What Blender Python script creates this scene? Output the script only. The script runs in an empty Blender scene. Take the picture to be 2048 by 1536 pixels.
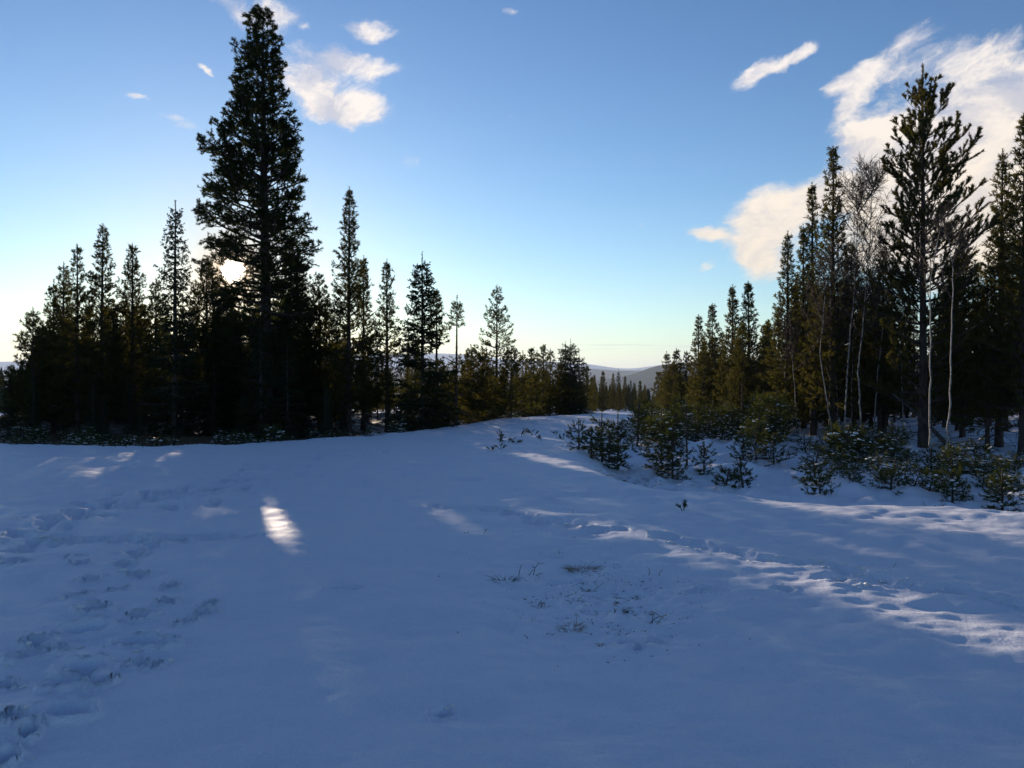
import bpy, math, random
import numpy as np

R = math.radians
C = bpy.context.scene
COL = C.collection

# ------------------------------------------------------------------ camera
F = 1607.0                       # focal length in photograph pixels (2048 wide)
CAM_Z = 1.6
cam = bpy.data.cameras.new('camera')
cam.sensor_width = 36.0
cam.lens = 36.0 * F / 2048.0
cam.clip_start = 0.05
cam.clip_end = 60000.0
cam_ob = bpy.data.objects.new('camera', cam)
COL.objects.link(cam_ob)
cam_ob.location = (0, 0, CAM_Z)
cam_ob.rotation_euler = (R(90), 0, 0)
C.camera = cam_ob

# ------------------------------------------------------------------ sun, sky, exposure
SUN_AZ = math.atan2(466 - 1024, F)                     # from +Y towards +X
SUN_EL = math.atan2(768 - 543, math.hypot(F, 558))
SUN = np.array([math.sin(SUN_AZ) * math.cos(SUN_EL), math.cos(SUN_AZ) * math.cos(SUN_EL), math.sin(SUN_EL)])
SUN_STRENGTH = 5.0
SKY_STRENGTH = 0.072
EXPOSURE = 0.94
SKY_GAMMA, SKY_SAT, SKY_VALUE, SKY_HUE = 1.3, 1.09, 0.84, 0.505

sun = bpy.data.lights.new('sun', 'SUN')
sun.energy = SUN_STRENGTH
sun.angle = R(0.6)
sun.color = (1.0, 0.80, 0.60)
sun_ob = bpy.data.objects.new('sun', sun)
COL.objects.link(sun_ob)
from mathutils import Vector
sun_ob.rotation_euler = Vector((-SUN[0], -SUN[1], -SUN[2])).to_track_quat('-Z', 'Y').to_euler()
sun_ob.location = (-20, 60, 40)

C.render.engine = 'CYCLES'
C.cycles.use_denoising = True
C.cycles.max_bounces = 5
C.cycles.diffuse_bounces = 3
C.cycles.transparent_max_bounces = 8
C.cycles.volume_bounces = 0
C.view_settings.view_transform = 'Standard'
C.view_settings.look = 'None'
C.view_settings.gamma = 1.0
C.view_settings.use_curve_mapping = False
C.view_settings.exposure = EXPOSURE

world = bpy.data.worlds.new('World')
C.world = world
world.use_nodes = True
WT = world.node_tree
WT.nodes.clear()


class G:
    """small helper for shader graphs"""
    def __init__(self, tree):
        self.t = tree
        self.n = tree.nodes
        self.l = tree.links

    def node(self, kind, **kw):
        nd = self.n.new(kind)
        for k, v in kw.items():
            setattr(nd, k, v)
        return nd

    def put(self, sock, v):
        if hasattr(v, 'is_output'):
            self.l.new(v, sock)
        elif v is not None:
            sock.default_value = v

    def math(self, op, a, b=None, c=None, clamp=False):
        nd = self.node('ShaderNodeMath', operation=op, use_clamp=clamp)
        self.put(nd.inputs[0], a)
        if b is not None:
            self.put(nd.inputs[1], b)
        if c is not None:
            self.put(nd.inputs[2], c)
        return nd.outputs[0]

    def vmath(self, op, a, b=None, scale=None):
        nd = self.node('ShaderNodeVectorMath', operation=op)
        self.put(nd.inputs[0], a)
        if b is not None:
            self.put(nd.inputs[1], b)
        if scale is not None:
            self.put(nd.inputs['Scale'], scale)
        return nd.outputs['Value'] if op in ('LENGTH', 'DOT_PRODUCT', 'DISTANCE') else nd.outputs['Vector']

    def ramp(self, v, a, b, lo=0.0, hi=1.0, kind='SMOOTHSTEP'):
        nd = self.node('ShaderNodeMapRange', interpolation_type=kind)
        self.put(nd.inputs['Value'], v)
        self.put(nd.inputs['From Min'], a)
        self.put(nd.inputs['From Max'], b)
        self.put(nd.inputs['To Min'], lo)
        self.put(nd.inputs['To Max'], hi)
        return nd.outputs['Result']

    def mix(self, fac, a, b):
        nd = self.node('ShaderNodeMix', data_type='RGBA')
        self.put(nd.inputs['Factor'], fac)
        for i, v in ((6, a), (7, b)):
            if isinstance(v, tuple) and len(v) == 3:
                v = v + (1.0,)
            self.put(nd.inputs[i], v)
        return nd.outputs[2]

    def noise(self, vec, scale, detail=4.0, rough=0.5, dist=0.0, out='Fac'):
        nd = self.node('ShaderNodeTexNoise')
        if vec is not None:
            self.l.new(vec, nd.inputs['Vector'])
        nd.inputs['Scale'].default_value = scale
        nd.inputs['Detail'].default_value = detail
        nd.inputs['Roughness'].default_value = rough
        nd.inputs['Distortion'].default_value = dist
        return nd.outputs[out]


def build_world():
    g = G(WT)
    sky = g.node('ShaderNodeTexSky', sky_type='NISHITA')
    sky.sun_disc = False
    sky.sun_elevation = SUN_EL
    sky.sun_rotation = SUN_AZ
    sky.altitude = 300
    sky.air_density = 1.0
    sky.dust_density = 0.12
    sky.ozone_density = 2.5
    tc = g.node('ShaderNodeTexCoord')
    d = tc.outputs['Generated']
    sep = g.node('ShaderNodeSeparateXYZ')
    g.l.new(d, sep.inputs[0])
    az = g.math('ARCTAN2', sep.outputs[0], sep.outputs[1])
    el = g.math('ARCSINE', sep.outputs[2])
    cmb = g.node('ShaderNodeCombineXYZ')
    g.l.new(az, cmb.inputs[0])
    g.l.new(el, cmb.inputs[1])
    p = cmb.outputs[0]
    # the wind pulls the clouds out along a slope, so the noise is stretched that way
    mp = g.node('ShaderNodeMapping', vector_type='TEXTURE')
    g.l.new(p, mp.inputs[0])
    mp.inputs['Rotation'].default_value = (0, 0, R(14))
    mp.inputs['Scale'].default_value = (1.7, 1.0, 1.0)
    warp = g.noise(mp.outputs[0], 11.0, 5.0, 0.6, 0.0, 'Color')
    wv = g.vmath('SUBTRACT', warp, (0.5, 0.5, 0.5))
    pw = g.vmath('ADD', p, g.vmath('SCALE', wv, scale=0.065))
    pn = g.vmath('ADD', mp.outputs[0], g.vmath('SCALE', wv, scale=0.06))

    def ang(px, py):
        u, v = (px - 1024) / F, (768 - py) / F
        return math.atan(u), math.atan2(v, math.hypot(1, u))

    # cx, cy, half width, half height (photograph pixels), tilt up to the right, weight
    puffs = [
        (680, 172, 95, 62, -10, .55),
        (680, 128, 120, 34, -8, 1.15), (630, 165, 90, 45, -28, 1.0), (690, 212, 118, 36, -6, 1.2), (590, 140, 60, 60, 0, .7),
        (480, 8, 140, 34, -8, .8), (735, 66, 75, 30, 0, .8), (275, 199, 34, 9, -4, .60), (403, 131, 22, 9, -35, .62), (610, 60, 22, 14, 0, .5),
        (1515, 143, 56, 26, 20, 1.0), (1585, 112, 72, 26, 27, 1.05),
        (1825, 88, 60, 36, 25, .95), (1720, 165, 85, 32, 24, 1.0), (1900, 120, 190, 44, 12, .85), (2010, 190, 140, 100, 0, .75),
        (1705, 225, 70, 30, 38, .8), (1770, 275, 140, 62, 12, .95), (1960, 330, 230, 200, 0, 1.3), (1850, 430, 200, 140, 0, 1.25),
        (1545, 440, 130, 66, 24, 1.25), (1430, 466, 60, 26, -6, 1.05), (1505, 510, 70, 56, -30, 1.1), (1670, 380, 150, 70, 24, 1.15),
        (1415, 525, 40, 14, 30, .5), (1270, 455, 18, 12, 0, .45), (1020, 243, 14, 7, 0, .35), (830, 308, 60, 24, 10, .3), (1020, 5, 30, 14, 0, .5), (360, 240, 40, 12, 0, .4),
        (2250, 200, 260, 150, 10, 1.0), (-300, 150, 240, 60, 10, .8),
    ]
    total = None
    for cx, cy, hw, hh, tilt, wgt in puffs:
        a, e = ang(cx, cy)
        m = g.node('ShaderNodeMapping', vector_type='TEXTURE')
        g.l.new(pw, m.inputs[0])
        m.inputs['Location'].default_value = (a, e, 0)
        m.inputs['Rotation'].default_value = (0, 0, R(tilt))
        m.inputs['Scale'].default_value = (hw * 1.35 / F, hh * 1.35 / F, 1)
        s = g.ramp(g.vmath('LENGTH', m.outputs[0]), 0.0, 1.0, wgt, 0.0)
        s = g.math('POWER', s, 3.0)
        total = s if total is None else g.math('ADD', total, s)
    total = g.math('POWER', total, 1 / 3.0)
    # scattered small clouds over the rest of the sky (behind the camera too)
    rest = g.ramp(g.noise(d, 3.2, 3, .5), .56, .75, 0, .85)
    behind = g.ramp(sep.outputs[1], .35, .05, 0, 1)
    total = g.math('MAXIMUM', total, g.math('MULTIPLY', rest, behind))
    n1 = g.noise(pn, 17.0, 12.0, 0.67, 0.35)
    field = g.math('ADD', total, g.math('MULTIPLY', g.math('SUBTRACT', n1, .5), 2.2))
    dens = g.math('MULTIPLY', g.ramp(field, .24, .90, 0, 1), g.ramp(total, .05, .35, 0, 1))
    # side of each billow turned to the sun: the same noise sampled a little towards it
    off = g.vmath('ADD', pn, (-0.014, -0.012, 0.0))
    n2 = g.noise(off, 19.0, 5.0, 0.6, 0.3)
    lit = g.ramp(g.math('SUBTRACT', n1, n2), -.16, .14, 0, 1)
    low = g.ramp(el, R(6), R(22), 1, 0)
    c_lit = g.mix(low, (1.08, .98, .90), (1.14, .95, .70))
    c_dim = g.mix(low, (.58, .60, .72), (.90, .77, .64))
    c_cl = g.mix(lit, c_dim, c_lit)
    # thin stripes of cloud low in the gap
    st = g.node('ShaderNodeMapping', vector_type='TEXTURE')
    g.l.new(p, st.inputs[0])
    st.inputs['Scale'].default_value = (1.0, .012, 1)
    ns = g.noise(st.outputs[0], 5.0, 3, .6)
    a0, e0 = ang(1230, 695)
    band = g.ramp(g.math('ABSOLUTE', g.math('SUBTRACT', el, e0)), 0, R(.45), 1, 0)
    stripe = g.math('MULTIPLY', g.ramp(ns, .5, .62, 0, .75), band)

    skyc = sky.outputs[0]
    gm = g.node('ShaderNodeGamma')
    gm.inputs['Gamma'].default_value = SKY_GAMMA
    g.l.new(skyc, gm.inputs['Color'])
    hs = g.node('ShaderNodeHueSaturation')
    hs.inputs['Saturation'].default_value = SKY_SAT
    hs.inputs['Hue'].default_value = SKY_HUE
    hs.inputs['Value'].default_value = SKY_VALUE
    g.l.new(gm.outputs[0], hs.inputs['Color'])
    k = 1.0 / SKY_STRENGTH * 2 ** (-EXPOSURE)
    cl_scaled = g.vmath('SCALE', c_cl, scale=k)
    col = g.mix(g.math('MULTIPLY', dens, .95), hs.outputs[0], cl_scaled)
    col = g.mix(stripe, col, g.vmath('SCALE', (.62, .55, .47), scale=k))
    # the sun's disc and the aureole round it
    cosang = g.vmath('DOT_PRODUCT', g.vmath('NORMALIZE', d), tuple(SUN))
    angd = g.math('ARCCOSINE', g.math('MINIMUM', cosang, 1.0))
    disc = g.ramp(angd, R(.40), R(.95), 60.0 * k / 8, 0.0)
    aur = g.math('MULTIPLY', g.math('POWER', 2.718, g.math('MULTIPLY', angd, -1.0 / R(1.8))), 0.38 * k)
    glow = g.math('ADD', disc, aur)
    near = g.math('POWER', 2.718, g.math('MULTIPLY', angd, -1.0 / R(2.8)))
    col = g.vmath('MULTIPLY', col, g.mix(near, (1, 1, 1), (.80, .30, .04)))
    gl = g.vmath('ADD', g.vmath('SCALE', (1.0, .9, .72), scale=disc), g.vmath('SCALE', (1.0, .60, .22), scale=aur))
    col = g.vmath('ADD', col, gl)
    bg = g.node('ShaderNodeBackground')
    g.l.new(col, bg.inputs['Color'])
    bg.inputs['Strength'].default_value = SKY_STRENGTH
    out = g.node('ShaderNodeOutputWorld')
    g.l.new(bg.outputs[0], out.inputs['Surface'])


build_world()
world.cycles.sampling_method = 'MANUAL'
world.cycles.sample_map_resolution = 1024


# ------------------------------------------------------------------ numeric helpers
def _hash(ix, iy, seed):
    h = (ix.astype(np.int64) * 374761393 + iy.astype(np.int64) * 668265263 + seed * 144665) & 0x7fffffff
    h = ((h ^ (h >> 13)) * 1274126177) & 0x7fffffff
    return ((h ^ (h >> 16)) & 0xffff) / 65535.0 * 2 * np.pi


def perlin(x, y, seed=0):
    x0, y0 = np.floor(x), np.floor(y)
    fx, fy = x - x0, y - y0
    u, v = fx ** 3 * (fx * (fx * 6 - 15) + 10), fy ** 3 * (fy * (fy * 6 - 15) + 10)

    def dot(i, j):
        a = _hash(x0 + i, y0 + j, seed)
        return np.cos(a) * (fx - i) + np.sin(a) * (fy - j)
    a = dot(0, 0) * (1 - u) + dot(1, 0) * u
    b = dot(0, 1) * (1 - u) + dot(1, 1) * u
    return (a * (1 - v) + b * v) * 1.5


def fbm(x, y, octaves=4, seed=0, gain=.5):
    r, amp, f = 0, 1.0, 1.0
    for k in range(octaves):
        r = r + amp * perlin(x * f + 17.3 * k, y * f - 9.1 * k, seed + k)
        amp *= gain
        f *= 2.03
    return r


def sstep(x, a, b):
    t = np.clip((x - a) / (b - a), 0, 1)
    return t * t * (3 - 2 * t)


def mesh_from(name, verts, polys, mats, smooth=False, mat_idx=None):
    """polys: (n,3) or (n,4) array"""
    me = bpy.data.meshes.new(name)
    verts = np.ascontiguousarray(verts, dtype=np.float32)
    polys = np.ascontiguousarray(polys, dtype=np.int32)
    n, k = polys.shape
    me.vertices.add(len(verts))
    me.vertices.foreach_set('co', verts.ravel())
    me.loops.add(n * k)
    me.loops.foreach_set('vertex_index', polys.ravel())
    me.polygons.add(n)
    me.polygons.foreach_set('loop_start', np.arange(0, n * k, k, dtype=np.int32))
    me.polygons.foreach_set('loop_total', np.full(n, k, dtype=np.int32))
    me.polygons.foreach_set('use_smooth', np.full(n, smooth, dtype=bool))
    for m in mats if isinstance(mats, (list, tuple)) else [mats]:
        me.materials.append(m)
    me.update(calc_edges=True)
    return me


def link(name, me, parent=None, **props):
    o = bpy.data.objects.new(name, me)
    COL.objects.link(o)
    if parent is not None:
        o.parent = parent
    for k, v in props.items():
        if v is not None:
            o[k] = v
    return o


def empty(name, label, cat, loc, rz=0.0, group=None):
    o = bpy.data.objects.new(name, None)
    o.empty_display_size = .2
    COL.objects.link(o)
    o.location = loc
    o.rotation_euler = (0, 0, rz)
    o['label'] = label
    o['category'] = cat
    if group:
        o['group'] = group
    return o


# ------------------------------------------------------------------ materials
def new_mat(name):
    m = bpy.data.materials.new(name)
    m.use_nodes = True
    m.node_tree.nodes.clear()
    g = G(m.node_tree)
    out = g.node('ShaderNodeOutputMaterial')
    return m, g, out


def needle_mat(name, c1, c2, transl=.42):
    m, g, out = new_mat(name)
    oi = g.node('ShaderNodeObjectInfo')
    tc = g.node('ShaderNodeTexCoord')
    n = g.noise(tc.outputs['Object'], 1.3, 3, .6)
    f = g.math('ADD', g.math('MULTIPLY', n, .7), g.math('MULTIPLY', oi.outputs['Random'], .35), clamp=True)
    c = g.mix(f, c1, c2)
    df = g.node('ShaderNodeBsdfDiffuse')
    tr = g.node('ShaderNodeBsdfTranslucent')
    g.l.new(c, df.inputs[0])
    g.l.new(g.vmath('MULTIPLY', c, (1.5, 1.35, .7)), tr.inputs[0])
    mx = g.node('ShaderNodeMixShader')
    mx.inputs[0].default_value = transl
    g.l.new(df.outputs[0], mx.inputs[1])
    g.l.new(tr.outputs[0], mx.inputs[2])
    g.l.new(mx.outputs[0], out.inputs[0])
    return m


def bark_mat(name, c1, c2, scale=14.0, stretch=.25):
    m, g, out = new_mat(name)
    tc = g.node('ShaderNodeTexCoord')
    mp = g.node('ShaderNodeMapping')
    g.l.new(tc.outputs['Object'], mp.inputs[0])
    mp.inputs['Scale'].default_value = (1, 1, stretch)
    n = g.noise(mp.outputs[0], scale, 5, .65)
    c = g.mix(g.ramp(n, .35, .68), c1, c2)
    b = g.node('ShaderNodeBsdfPrincipled')
    g.l.new(c, b.inputs['Base Color'])
    b.inputs['Roughness'].default_value = .9
    bp = g.node('ShaderNodeBump')
    bp.inputs['Strength'].default_value = .7
    bp.inputs['Distance'].default_value = .03
    g.l.new(n, bp.inputs['Height'])
    g.l.new(bp.outputs[0], b.inputs['Normal'])
    g.l.new(b.outputs[0], out.inputs[0])
    return m


def birch_mat():
    m, g, out = new_mat('birch bark')
    tc = g.node('ShaderNodeTexCoord')
    mp = g.node('ShaderNodeMapping')
    g.l.new(tc.outputs['Object'], mp.inputs[0])
    mp.inputs['Scale'].default_value = (5, 5, 9)
    n = g.noise(mp.outputs[0], 1.0, 4, .7)
    n2 = g.noise(tc.outputs['Object'], .9, 2, .5)
    f = g.math('MULTIPLY', g.ramp(n, .50, .60), g.ramp(n2, .3, .6, .5, 1))
    c = g.mix(f, (.31, .285, .26), (.045, .038, .034))
    b = g.node('ShaderNodeBsdfPrincipled')
    g.l.new(c, b.inputs['Base Color'])
    b.inputs['Roughness'].default_value = .7
    g.l.new(b.outputs[0], out.inputs[0])
    return m


def plain_mat(name, col, rough=.85, var=.3, scale=20):
    m, g, out = new_mat(name)
    tc = g.node('ShaderNodeTexCoord')
    n = g.noise(tc.outputs['Object'], scale, 4, .6)
    c = g.mix(n, tuple(v * (1 - var) for v in col), tuple(min(1, v * (1 + var)) for v in col))
    b = g.node('ShaderNodeBsdfPrincipled')
    g.l.new(c, b.inputs['Base Color'])
    b.inputs['Roughness'].default_value = rough
    g.l.new(b.outputs[0], out.inputs[0])
    return m


def snow_mat():
    m, g, out = new_mat('snow')
    tc = g.node('ShaderNodeTexCoord')
    v = tc.outputs['Object']
    at = g.node('ShaderNodeAttribute', attribute_name='bare')
    mp = g.node('ShaderNodeMapping')
    g.l.new(v, mp.inputs[0])
    mp.inputs['Scale'].default_value = (1, .45, 1)
    n = g.noise(v, 5.0, 6, .6)
    nf = g.noise(v, 55.0, 3, .6)
    ng = g.noise(v, 260.0, 2, .6)
    nr = g.noise(mp.outputs[0], 2.4, 4, .55)
    white = g.mix(n, (.755, .80, .915), (.805, .845, .945))
    # coarse crystals: every grain a little lighter or darker than the next
    gr = g.math('ADD', g.noise(v, 95.0, 3, .7), g.noise(v, 320.0, 2, .6))
    white = g.vmath('SCALE', white, scale=g.ramp(gr, .62, 1.38, .84, 1.10, 'LINEAR'))
    # where the snow lies thin, straw and soil come through
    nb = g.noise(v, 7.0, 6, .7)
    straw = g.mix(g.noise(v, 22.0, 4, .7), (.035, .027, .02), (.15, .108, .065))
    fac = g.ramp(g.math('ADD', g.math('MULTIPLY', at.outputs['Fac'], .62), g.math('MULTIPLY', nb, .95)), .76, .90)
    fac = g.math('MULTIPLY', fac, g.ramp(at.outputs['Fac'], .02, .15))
    b = g.node('ShaderNodeBsdfPrincipled')
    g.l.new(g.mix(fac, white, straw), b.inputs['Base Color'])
    b.inputs['Roughness'].default_value = .55
    b.inputs["Specular IOR Level"].default_value = .08
    h = g.math('ADD', g.math('MULTIPLY', n, .024), g.math('MULTIPLY', nf, .0085))
    h = g.math('ADD', h, g.math('MULTIPLY', nr, .030))
    h = g.math('ADD', h, g.math('MULTIPLY', ng, .0022))
    bp = g.node('ShaderNodeBump')
    bp.inputs['Strength'].default_value = .8
    bp.inputs['Distance'].default_value = 1.0
    g.l.new(h, bp.inputs['Height'])
    g.l.new(bp.outputs[0], b.inputs['Normal'])
    g.l.new(b.outputs[0], out.inputs[0])
    return m


def hill_mat(name, snow_from, snow_to, patch=.0):
    m, g, out = new_mat(name)
    tc = g.node('ShaderNodeTexCoord')
    v = tc.outputs['Object']
    sep = g.node('ShaderNodeSeparateXYZ')
    g.l.new(v, sep.inputs[0])
    n = g.noise(v, .004, 8, .65)
    f = g.ramp(g.math('ADD', sep.outputs[2], g.math('MULTIPLY', g.math('SUBTRACT', n, .5), (snow_to - snow_from) * 2.2)), snow_from, snow_to)
    clear = g.math('MULTIPLY', g.ramp(n, .58, .62), patch)
    f = g.math('MAXIMUM', f, clear)
    forest = g.mix(g.noise(v, .03, 5, .7), (.03, .04, .03), (.085, .095, .09))
    c = g.mix(f, forest, (.78, .80, .83))
    b = g.node('ShaderNodeBsdfDiffuse')
    g.l.new(c, b.inputs[0])
    g.l.new(b.outputs[0], out.inputs[0])
    return m


M = {}
M['needle'] = needle_mat('pine needles', (.040, .048, .018), (.085, .080, .030))
M['needle_dark'] = needle_mat('old pine needles', (.022, .034, .014), (.046, .056, .022))
M['needle_spruce'] = needle_mat('spruce needles', (.018, .030, .014), (.040, .052, .024), .2)
M['needle_young'] = needle_mat('young pine needles', (.034, .052, .022), (.072, .084, .034))
M['bark'] = bark_mat('pine bark', (.030, .023, .020), (.085, .058, .044))
M['bark_dark'] = bark_mat('spruce bark', (.03, .026, .024), (.09, .075, .065))
M['twig'] = plain_mat('twig bark', (.05, .038, .03))
M['twig_birch'] = plain_mat('birch twigs', (.036, .024, .020))
M['birch'] = birch_mat()
M['snow'] = snow_mat()
M['snow_clump'] = plain_mat('snow on branches', (.80, .81, .83), .6, .04)
M['straw'] = plain_mat('dry straw', (.30, .21, .12), .8, .4, 60)
M['stem'] = plain_mat('dead stems', (.075, .05, .036), .8, .4, 60)
M['litter'] = plain_mat('leaf litter', (.06, .043, .03), .9, .5, 40)
M['rust'] = plain_mat('rust brown leaves', (.16, .075, .035), .8, .4, 60)
M['mountain'] = hill_mat('snowy mountain', 30, 90, .6)
M['ridge'] = hill_mat('forest ridge', 900, 1200, .0)
M['hill'] = hill_mat('wooded hill', 400, 500, .0)


# ------------------------------------------------------------------ terrain
def world_xy(px, py, z=0.0):
    d = (CAM_Z - z) * F / (py - 768.0)
    return (px - 1024) / F * d, d


EDGE_PX = [(-1500, 900), (-700, 890), (0, 886), (300, 891), (520, 883), (760, 869), (900, 853), (1000, 841), (1100, 833), (1180, 827), (1282, 823)]
field_poly = [world_xy(*p) for p in EDGE_PX]
field_poly += [(6.6, 40.0), (4.4, 33.0), (2.7, 26.0), (1.6, 20.5), (1.22, 16.2), (1.42, 13.6), (2.2, 11.9), (3.4, 11.45), (5.2, 11.0), (6.8, 10.45), (9.5, 10.1), (40, 9.5), (40, -40), (-40, -40)]
FP = np.array(field_poly)


def poly_sdf(x, y, P):
    """positive outside"""
    shp = x.shape
    x, y = x.ravel(), y.ravel()
    best = np.full(x.shape, 1e18)
    inside = np.zeros(x.shape, bool)
    n = len(P)
    for i in range(n):
        ax, ay = P[i]
        bx, by = P[(i + 1) % n]
        ex, ey = bx - ax, by - ay
        wx, wy = x - ax, y - ay
        t = np.clip((wx * ex + wy * ey) / (ex * ex + ey * ey + 1e-12), 0, 1)
        dd = (wx - ex * t) ** 2 + (wy - ey * t) ** 2
        best = np.minimum(best, dd)
        c = ((ay > y) != (by > y)) & (x < (bx - ax) * (y - ay) / (by - ay + 1e-12) + ax)
        inside ^= c
    d = np.sqrt(best)
    return np.where(inside, -d, d).reshape(shp)


RNG = np.random.default_rng(7)
DENTS = []      # x, y, half length, half width, heading, depth, rim


def foot(px, py, w, depth=.07, heading=None):
    x, y = world_xy(px, py)
    hw = w / F * y * .5
    a = RNG.uniform(-.35, .35) if heading is None else heading
    DENTS.append((x, y, hw * 1.15, max(hw * .95, .07), a, depth * RNG.uniform(.8, 1.25), .35))


for fx, fy, fw in [(188, 1230, 55), (172, 1268, 82), (278, 1243, 45), (77, 1296, 58), (64, 1324, 66), (276, 1290, 78), (318, 1296, 66),
                   (167, 1348, 86), (148, 1374, 82), (202, 1378, 42), (128, 1433, 96), (60, 1448, 46), (8, 1378, 44), (239, 1185, 30),
                   (273, 1160, 42), (248, 1136, 36), (275, 1117, 30), (265, 1106, 36), (307, 1094, 46), (184, 1168, 36), (158, 1198, 46),
                   (160, 1140, 32), (152, 1121, 32), (26, 1136, 38), (342, 1179, 26), (333, 1215, 36), (369, 1254, 38), (273, 1335, 30),
                   (421, 1215, 20), (17, 1452, 34), (9, 1516, 40), (115, 1310, 28), (405, 1230, 26), (310, 1338, 18), (60, 1470, 30)]:
    foot(fx, fy, fw, .10 if fy > 1200 else .085)
for fx, fy, fw in [(1565, 1170, 50), (1420, 1172, 60), (1390, 1180, 50), (1140, 1052, 40), (1085, 1047, 36), (1185, 1062, 44), (1110, 1110, 50),
                   (985, 1020, 50), (920, 1015, 40), (940, 960, 60), (790, 998, 30), (730, 960, 40), (690, 1190, 60), (885, 1425, 40), (1100, 1000, 40),
                   (1255, 1283, 34), (1275, 1297, 22), (1312, 1274, 26), (1690, 1160, 60), (1660, 1150, 70), (1735, 1163, 30), (1170, 962, 40), (1240, 1062, 40)]:
    foot(fx, fy, fw, .035)


def trail(pts, n, w, depth, spread):
    P = np.array([world_xy(*p) for p in pts])
    seg = np.linalg.norm(np.diff(P, axis=0), axis=1)
    cum = np.concatenate([[0], np.cumsum(seg)])
    for k in range(n):
        s = (k + RNG.uniform(-.3, .3) + .5) / n * cum[-1]
        i = min(max(np.searchsorted(cum, s) - 1, 0), len(seg) - 1)
        t = (s - cum[i]) / seg[i]
        q = P[i] * (1 - t) + P[i + 1] * t + RNG.normal(0, spread, 2)
        hd = math.atan2(P[i + 1][1] - P[i][1], P[i + 1][0] - P[i][0])
        DENTS.append((q[0], q[1], w * RNG.uniform(.7, 1.3), w * RNG.uniform(.55, .9), hd + RNG.uniform(-.5, .5), depth * RNG.uniform(.6, 1.2), .16))


trail([(-60, 1092), (60, 1075), (160, 1034), (270, 1002), (420, 975)], 80, .14, .075, .22)
trail([(200, 1025), (330, 990), (420, 975), (520, 945), (600, 922), (740, 900)], 120, .15, .07, .42)
trail([(20, 1098), (120, 1082), (330, 1078), (440, 1074), (500, 1070)], 44, .14, .075, .10)
trail([(430, 1000), (520, 975), (640, 935), (820, 890)], 30, .13, .04, .3)
trail([(740, 970), (860, 930), (1000, 900)], 14, .14, .03, .3)
trail([(860, 1010), (985, 1020), (1100, 1047), (1230, 1066)], 18, .14, .04, .08)
trail([(1310, 1074), (1370, 1082), (1440, 1098), (1560, 1118), (1660, 1128)], 70, .15, .032, .04)
trail([(1680, 1135), (1760, 1155), (1840, 1172), (1930, 1180), (2060, 1200), (2200, 1225)], 64, .15, .032, .05)
trail([(1080, 870), (1130, 880), (1040, 850)], 16, .2, .04, .5)
D_ARR = np.array(DENTS)


def dents(x, y):
    low = np.zeros_like(x)
    rims = np.zeros_like(x)
    for (cx, cy, a, b, hd, dep, rim) in DENTS:
        r = max(a, b) * 2.2
        m = (np.abs(x - cx) < r) & (np.abs(y - cy) < r)
        if not m.any():
            continue
        dx, dy = x[m] - cx, y[m] - cy
        c, s = math.cos(hd), math.sin(hd)
        u, v = (dx * c + dy * s) / a, (-dx * s + dy * c) / b
        q = np.sqrt(u * u + v * v) * (1 + .26 * perlin(dx / a * 1.4 + cx * 7, dy / a * 1.4 + cy * 5, 3))
        deep = 1 + .22 * perlin(dx / a * 2.2 + cx * 3, dy / a * 2.2 + cy * 9, 5)
        low[m] = np.minimum(low[m], -dep * 1.2 * deep * (1 - sstep(q, .35, 1.0)))
        rims[m] = np.maximum(rims[m], dep * rim * np.exp(-((q - 1.12) / .2) ** 2))
    return low + rims * (low > -.012)


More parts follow.
